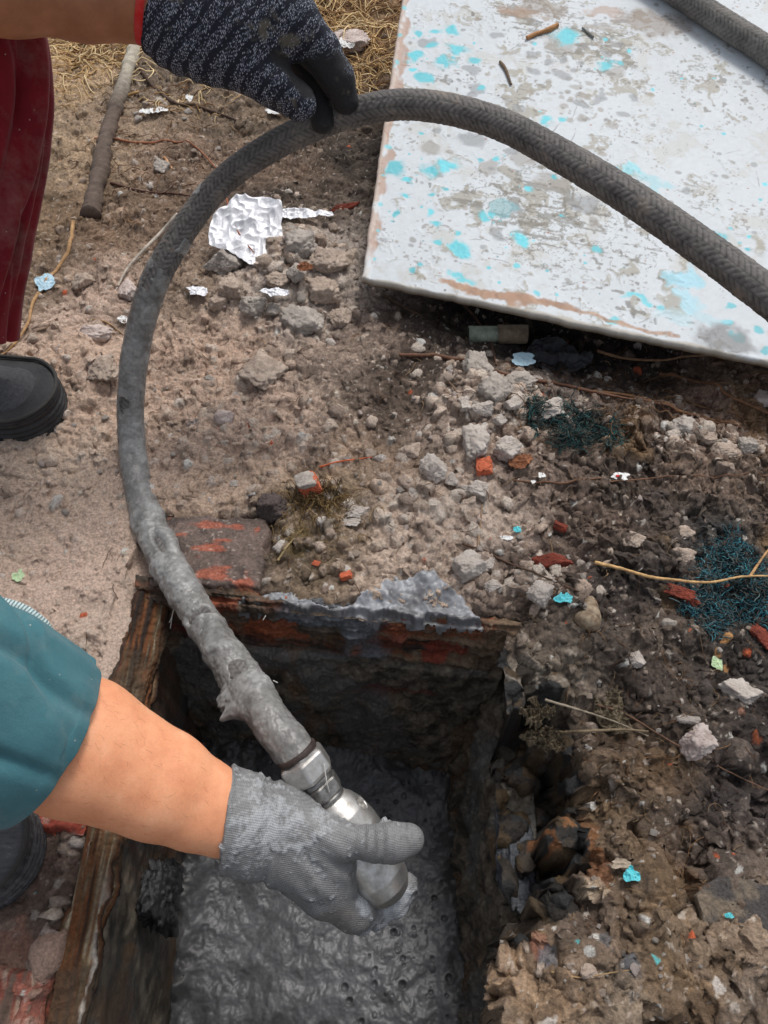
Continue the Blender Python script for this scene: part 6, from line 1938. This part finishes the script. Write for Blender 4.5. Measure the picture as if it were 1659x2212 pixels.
crumple('root_mat', 1310, 1538, 54, 56, 'fibremat', 34, 'triangular muddy leaf-like root mat on the earth bank', 'root mat', outline=[.5, .55, .6, .7, .9, 1.1, .75, .65, .75, 1.15, .9, .7, .6, .55, .5, .5], hgt=.006, lift=.010, n=120, rot=.5, freq=1.6)
crumple('root_mat', 1170, 1600, 34, 26, 'fibremat', 35, 'ragged fibrous root clump overhanging the dug side', 'root mat', hgt=.008, lift=.03, n=90, freq=1.6)
crumple('root_mat', 1160, 1538, 30, 22, 'fibremat', 36, 'torn brown root flap above the overhanging root clump', 'root mat', hgt=.008, lift=.03, n=90, freq=1.6)
crumple('card_scrap', 1341, 1865, 21, 10, 'card', 37, 'torn beige card scrap on the earth bank', 'card', hgt=.002, lift=.006, rot=-.5, thick=.001)
crumple('plastic_scrap', 1195, 775, 76, 58, 'plastic', 38, 'dark crumpled plastic sheet under the board edge', 'plastic', outline=[.8, .7, .8, .9, .8, .9, 1.0, 1.1, .9, .8, 1.0, .9, .85, .8], hgt=.012, lift=.012, n=120, freq=.8, tilt=(0, -.1))
crumple('paint_flake', 1132, 778, 24, 19, 'paleblue', 39, 'pale blue paint patch on the dark plastic sheet', 'paint flake', hgt=.002, lift=.020)

# short pipe under the board
def pipe():
    a = GZ(1012, 722); b = GZ(1138, 722)
    z = max(a[2], b[2]) + .010
    A = G(1012, 722, z); B = G(1138, 722, z)
    root = empty('short_pipe', tuple(A)); tag(root, 'short pale green-grey pipe with a brown sleeve under the board edge', 'pipe')
    d = (B - A)
    def part(name, t0, t1, r, mat, wall=.0022):
        C = np.array([A + d * t for t in (t0, t0, (t0 + t1) / 2, t1, t1, t0 + .1, t0 + .1)])
        r_ = np.array([r - wall, r, r, r, r - wall, r - wall, 0.0001])
        # straight lathe: frames from the overall direction
        T = d / np.linalg.norm(d); N = np.cross(T, [0, 0, 1.0]); N /= np.linalg.norm(N); Bq = np.cross(T, N)
        an = np.linspace(0, 2 * math.pi, 48, endpoint=False)
        V = C[:, None] + r_[:, None, None] * (np.cos(an)[None, :, None] * N + np.sin(an)[None, :, None] * Bq)
        idx = np.arange(len(C) * 48).reshape(len(C), 48); nx = np.roll(idx, -1, 1)
        F = np.stack([idx[:-1], nx[:-1], nx[1:], idx[1:]], -1).reshape(-1, 4)
        adopt(mesh_from(name, V.reshape(-1, 3), F, M[mat], smooth=True), root)
    part('pipe_body', 0, .62, .0105, 'pipe_g')
    part('pipe_sleeve', .50, 1.0, .0120, 'pipe_b')
M['pipe_g'] = noise_mat('pale_green_pipe', S(120, 130, 116), S(160, 170, 154), 120, rough=.6, bs=.3, bd=.0008)
M['pipe_b'] = noise_mat('dusty_brown_pipe', S(104, 90, 74), S(140, 124, 104), 120, rough=.7, bs=.4, bd=.0008)
pipe()

# snail shell: a narrow coiled cone
def snail():
    c = GZ(1270, 1330)
    D = (HC - c[2]) / -ray(1270, 1330)[2]
    A = G(1278, 1288, c[2] + .001); B = G(1266, 1362, c[2] + .000)
    d = B - A; L = np.linalg.norm(d); T = d / L
    N = np.cross(T, [0, 0, 1.0]); N /= np.linalg.norm(N); U = np.cross(T, N)
    n, sg = 130, 90
    x = np.linspace(0, 1, n)[:, None]; a = np.linspace(0, 2 * math.pi, sg, endpoint=False)[None, :]
    ph = (x ** .75 * 3.2 + a / (2 * math.pi)) % 1
    wh = np.sqrt(np.clip(1 - (2 * ph - 1) ** 2 * .75, 0, 1))
    R = L * .40 * (x ** .55) * (.80 + .26 * wh) * np.where(x > .62, np.sqrt(np.clip(1 - ((x - .62) / .381) ** 2, 0, 1)), 1) + .0003
    V = A + (x * L)[..., None] * T + R[..., None] * (np.cos(a)[..., None] * N + np.sin(a)[..., None] * U)
    k = (.5 + .5 * fbm3(V.reshape(-1, 3), 260, 3, 3))[:, None].clip(0, 1)
    col = S(176, 160, 136) * (1 - k) + S(112, 90, 70) * k
    idx = np.arange(n * sg).reshape(n, sg); nx = np.roll(idx, -1, 1)
    F = np.stack([idx[:-1], nx[:-1], nx[1:], idx[1:]], -1).reshape(-1, 4)
    o = mesh_from('snail_shell', V.reshape(-1, 3), F, M['vc'], col=col * (.65 + .45 * wh.reshape(-1, 1)))
    tag(o, 'cream coiled conical snail shell lying in the dark soil', 'shell')
snail()

# flat dark slab half buried at the right
def slab():
    pts = [(1500, 1932), (1535, 1905), (1555, 1888), (1600, 1895), (1680, 1915), (1700, 2060), (1560, 2050), (1520, 1990)]
    z = max(hz_s(*G(u, v)[:2], .01) for u, v in pts[:6]) + .001
    P = np.array([G(u, v, z) for u, v in pts]); c = P.mean(0)
    n = len(P); m_ = 14
    rings = []
    rim = []
    for i in range(n):
        for t in np.linspace(0, 1, 14, endpoint=False):
            rim.append(P[i] * (1 - t) + P[(i + 1) % n] * t)
    rim = np.array(rim)
    rr = [1.0] + list(np.linspace(.985, .02, 60))
    V = np.array([c + (rim - c) * q for q in rr])
    V[0, :, 2] -= .008
    W = V.reshape(-1, 3)
    W[:, 2] += .0016 * fbm3(W * [1, 1, 0], 60, 4, 5) - .004 * 0
    W[:, :2] += (.0018 * np.stack([noise2(W[:, 0], W[:, 1], 90, 3), noise2(W[:, 0], W[:, 1], 90, 4)], 1))
    idx = np.arange(len(W)).reshape(len(rr), -1); nx = np.roll(idx, -1, 1)
    F = np.stack([idx[:-1], nx[:-1], nx[1:], idx[1:]], -1).reshape(-1, 4)
    k = sm(fbm3(W, 45, 4, 7), -.3, .5)[:, None]
    col = S(84, 80, 78) * (1 - k) + S(134, 120, 104) * k
    o = mesh_from('flat_slab', W, F, M['ground'], col=np.concatenate([col, np.ones((len(W), 1))], 1))
    tag(o, 'flat dark muddy slab half buried in the earth bank at the right', 'slab')
slab()

# cement spilled over the rear rim
def smear():
    x = np.arange(-.16, .10, .0011); y = np.arange(.30, .42, .0011)
    X, Y = np.meshgrid(x, y)
    yt = np.interp(X, [-.16, -.125, -.10, -.06, -.03, 0, .03, .05, .07, .085, .10], [.366, .374, .370, .353, .357, .378, .388, .390, .374, .354, .341])
    e = yt - Y + .006 * fbm2(X, Y, 60, 4, 801, .6)
    e2 = Y - (yb_of(X) + .0015) + .006 * fbm2(X, Y, 45, 4, 805, .6)
    m_ = np.minimum(np.minimum(e, e2), np.minimum(X + .138 + .012 * fbm2(X, Y, 50, 3, 807), .090 - X + .008 * fbm2(X, Y, 60, 3, 809)))
    w = np.ones(X.shape)
    jj = np.clip(np.searchsorted(ys, Y), 0, len(ys) - 1); ii = np.clip(np.searchsorted(xs, X), 0, len(xs) - 1)
    gz = H[jj, ii]
    k_ = np.ones(5) / 5
    base = np.where(Y < yb_of(X) + .012, .0045, gz)
    k_ = np.ones(9) / 9
    for ax_ in (0, 1):
        base = np.apply_along_axis(lambda a: np.convolve(np.pad(a, 4, mode='edge'), k_, 'valid'), ax_, base)
    th = (.0022 + .0020 * fbm2(X, Y, 45, 4, 811, .6) + .0015 * fbm2(X, Y, 140, 3, 815)) * sm(m_, 0, .004) - .009 * (1 - sm(m_, 0, .0025))
    thin = sm(-.03 - X, 0, .03)
    th -= .0034 * thin * sm(fbm2(X, Y, 50, 3, 817), -.2, .5)
    Z = base + th * w - .004 * (1 - w)
    Z -= 2.6 * np.clip(yb_of(X) - .001 - Y, 0, .020)
    c = S(146, 148, 152) * (1 + .22 * fbm2(X, Y, 60, 4, 821, .65) + .14 * fbm2(X, Y, 300, 3, 825, .7))[..., None]
    d = sm(fbm2(X, Y, 30, 4, 831) + .5 * thin + 1.2 * (1 - sm(Y - yb_of(X), 0, .012)), .2, .9)[..., None] * .75
    c = c * (1 - d) + d * S(92, 90, 90)
    F = grid_faces(len(y), len(x))
    ok = ((m_ > -.004) & (w > .02)).reshape(-1)
    F = F[ok[F].any(1)]
    o = mesh_from('cement_smear', np.stack([X, Y, Z], -1).reshape(-1, 3), F, M['coat'], col=c.reshape(-1, 3).clip(.02, .8))
    tag(o, 'light grey wet cement smear spilled along the rear rim of the pit', 'cement smear')
smear()

# cement threads hanging from the hose
hair = []
for pts in [[(384, 1262, .745), (378, 1300, .745), (372, 1330, .75), (366, 1345, .752)], [(372, 1330, .75), (370, 1345, .752), (368, 1358, .754)], [(382, 1300, .745), (388, 1310, .745)],
            [(436, 1360, .70), (430, 1372, .70)], [(568, 1340, .70), (574, 1330, .70)], [(700, 1650, .60), (706, 1690, .598), (712, 1712, .60)], [(590, 1470, .65), (600, 1475, .65)]]:
    hair.append((catmull([Q(*p) for p in pts], 5), .0005))
for h_ in hair:
    adopt(tubes_mesh('cement_thread', [h_], M['vc'], None, seg=5, cols=[S(190, 188, 182)]), hose)

# pebbles one could count: about three hundred loose ones
protos = [rock_shape(900 + i, 3, .3, .09) for i in range(12)]
pm = [[mesh_from('pebble', P, F, M[k_]) for (P, F) in protos[i * 3:i * 3 + 3]] for i, k_ in enumerate(['stone_pale', 'stone_tan', 'stone_grey', 'stone_pink'])]
pdat = [[o.data for o in row] for row in pm]
for row in pm:
    for o in row: bpy.data.objects.remove(o)
rp = np.random.RandomState(77)
zones = [(640, 590, 120, 110, 42, 9), (1050, 900, 130, 130, 60, 8), (900, 1130, 170, 80, 46, 7), (1150, 1260, 130, 60, 26, 6), (500, 900, 230, 170, 40, 6), (1500, 940, 140, 90, 18, 7), (1450, 1120, 200, 140, 20, 6),
         (150, 950, 150, 150, 20, 6), (380, 300, 140, 120, 22, 8), (1450, 1650, 170, 300, 26, 6), (1300, 2060, 200, 120, 26, 7)]
GRPL = {0: 'small pale pebble lying loose on the dirt', 1: 'small tan pebble lying loose on the dirt', 2: 'small grey pebble lying loose on the dirt', 3: 'small pinkish pebble lying loose on the dirt'}
GRPN = {0: 'small pale pebbles', 1: 'small tan pebbles', 2: 'small grey pebbles', 3: 'small pinkish pebbles'}
np_ = 0
for (u, v, ru, rv, n, sz) in zones:
    for q in range(int(n * .82)):
        for _try in range(6):
            uu_, vv_ = rp.normal(u, ru * .55), rp.normal(v, rv * .55)
            c = G(uu_, vv_)
            if abs(c[0]) > .78 or c[1] > 1.6: continue
            jj = min(np.searchsorted(ys, c[1]), len(ys) - 1); ii = min(np.searchsorted(xs, c[0]), len(xs) - 1)
            if inn[jj, ii] > .1 or (-.26 < c[0] < .13 and c[1] < .40): continue
            if uu_ > 790 and vv_ < 640 + (uu_ - 790) * .2: continue
            break
        else:
            continue
        kind = rp.choice(4, p=[.36, .34, .18, .12]) if uu_ > 560 else rp.choice(4, p=[.2, .5, .15, .15])
        R = sz * (.45 + .9 * rp.rand() ** 2) * Dp(uu_, vv_) / FOC
        o = bpy.data.objects.new('pebble', pdat[kind][rp.randint(3)])
        SC.collection.objects.link(o)
        o.scale = (R * rp.uniform(.8, 1.25), R * rp.uniform(.8, 1.2), R * rp.uniform(.55, .85))
        o.rotation_euler = (rp.uniform(-.3, .3), rp.uniform(-.3, .3), rp.uniform(0, 6.28))
        o.location = (c[0], c[1], hz_s(c[0], c[1], R) + R * .35)
        tag(o, GRPL[kind], 'pebble', GRPN[kind])
        np_ += 1
print('pebbles', np_)
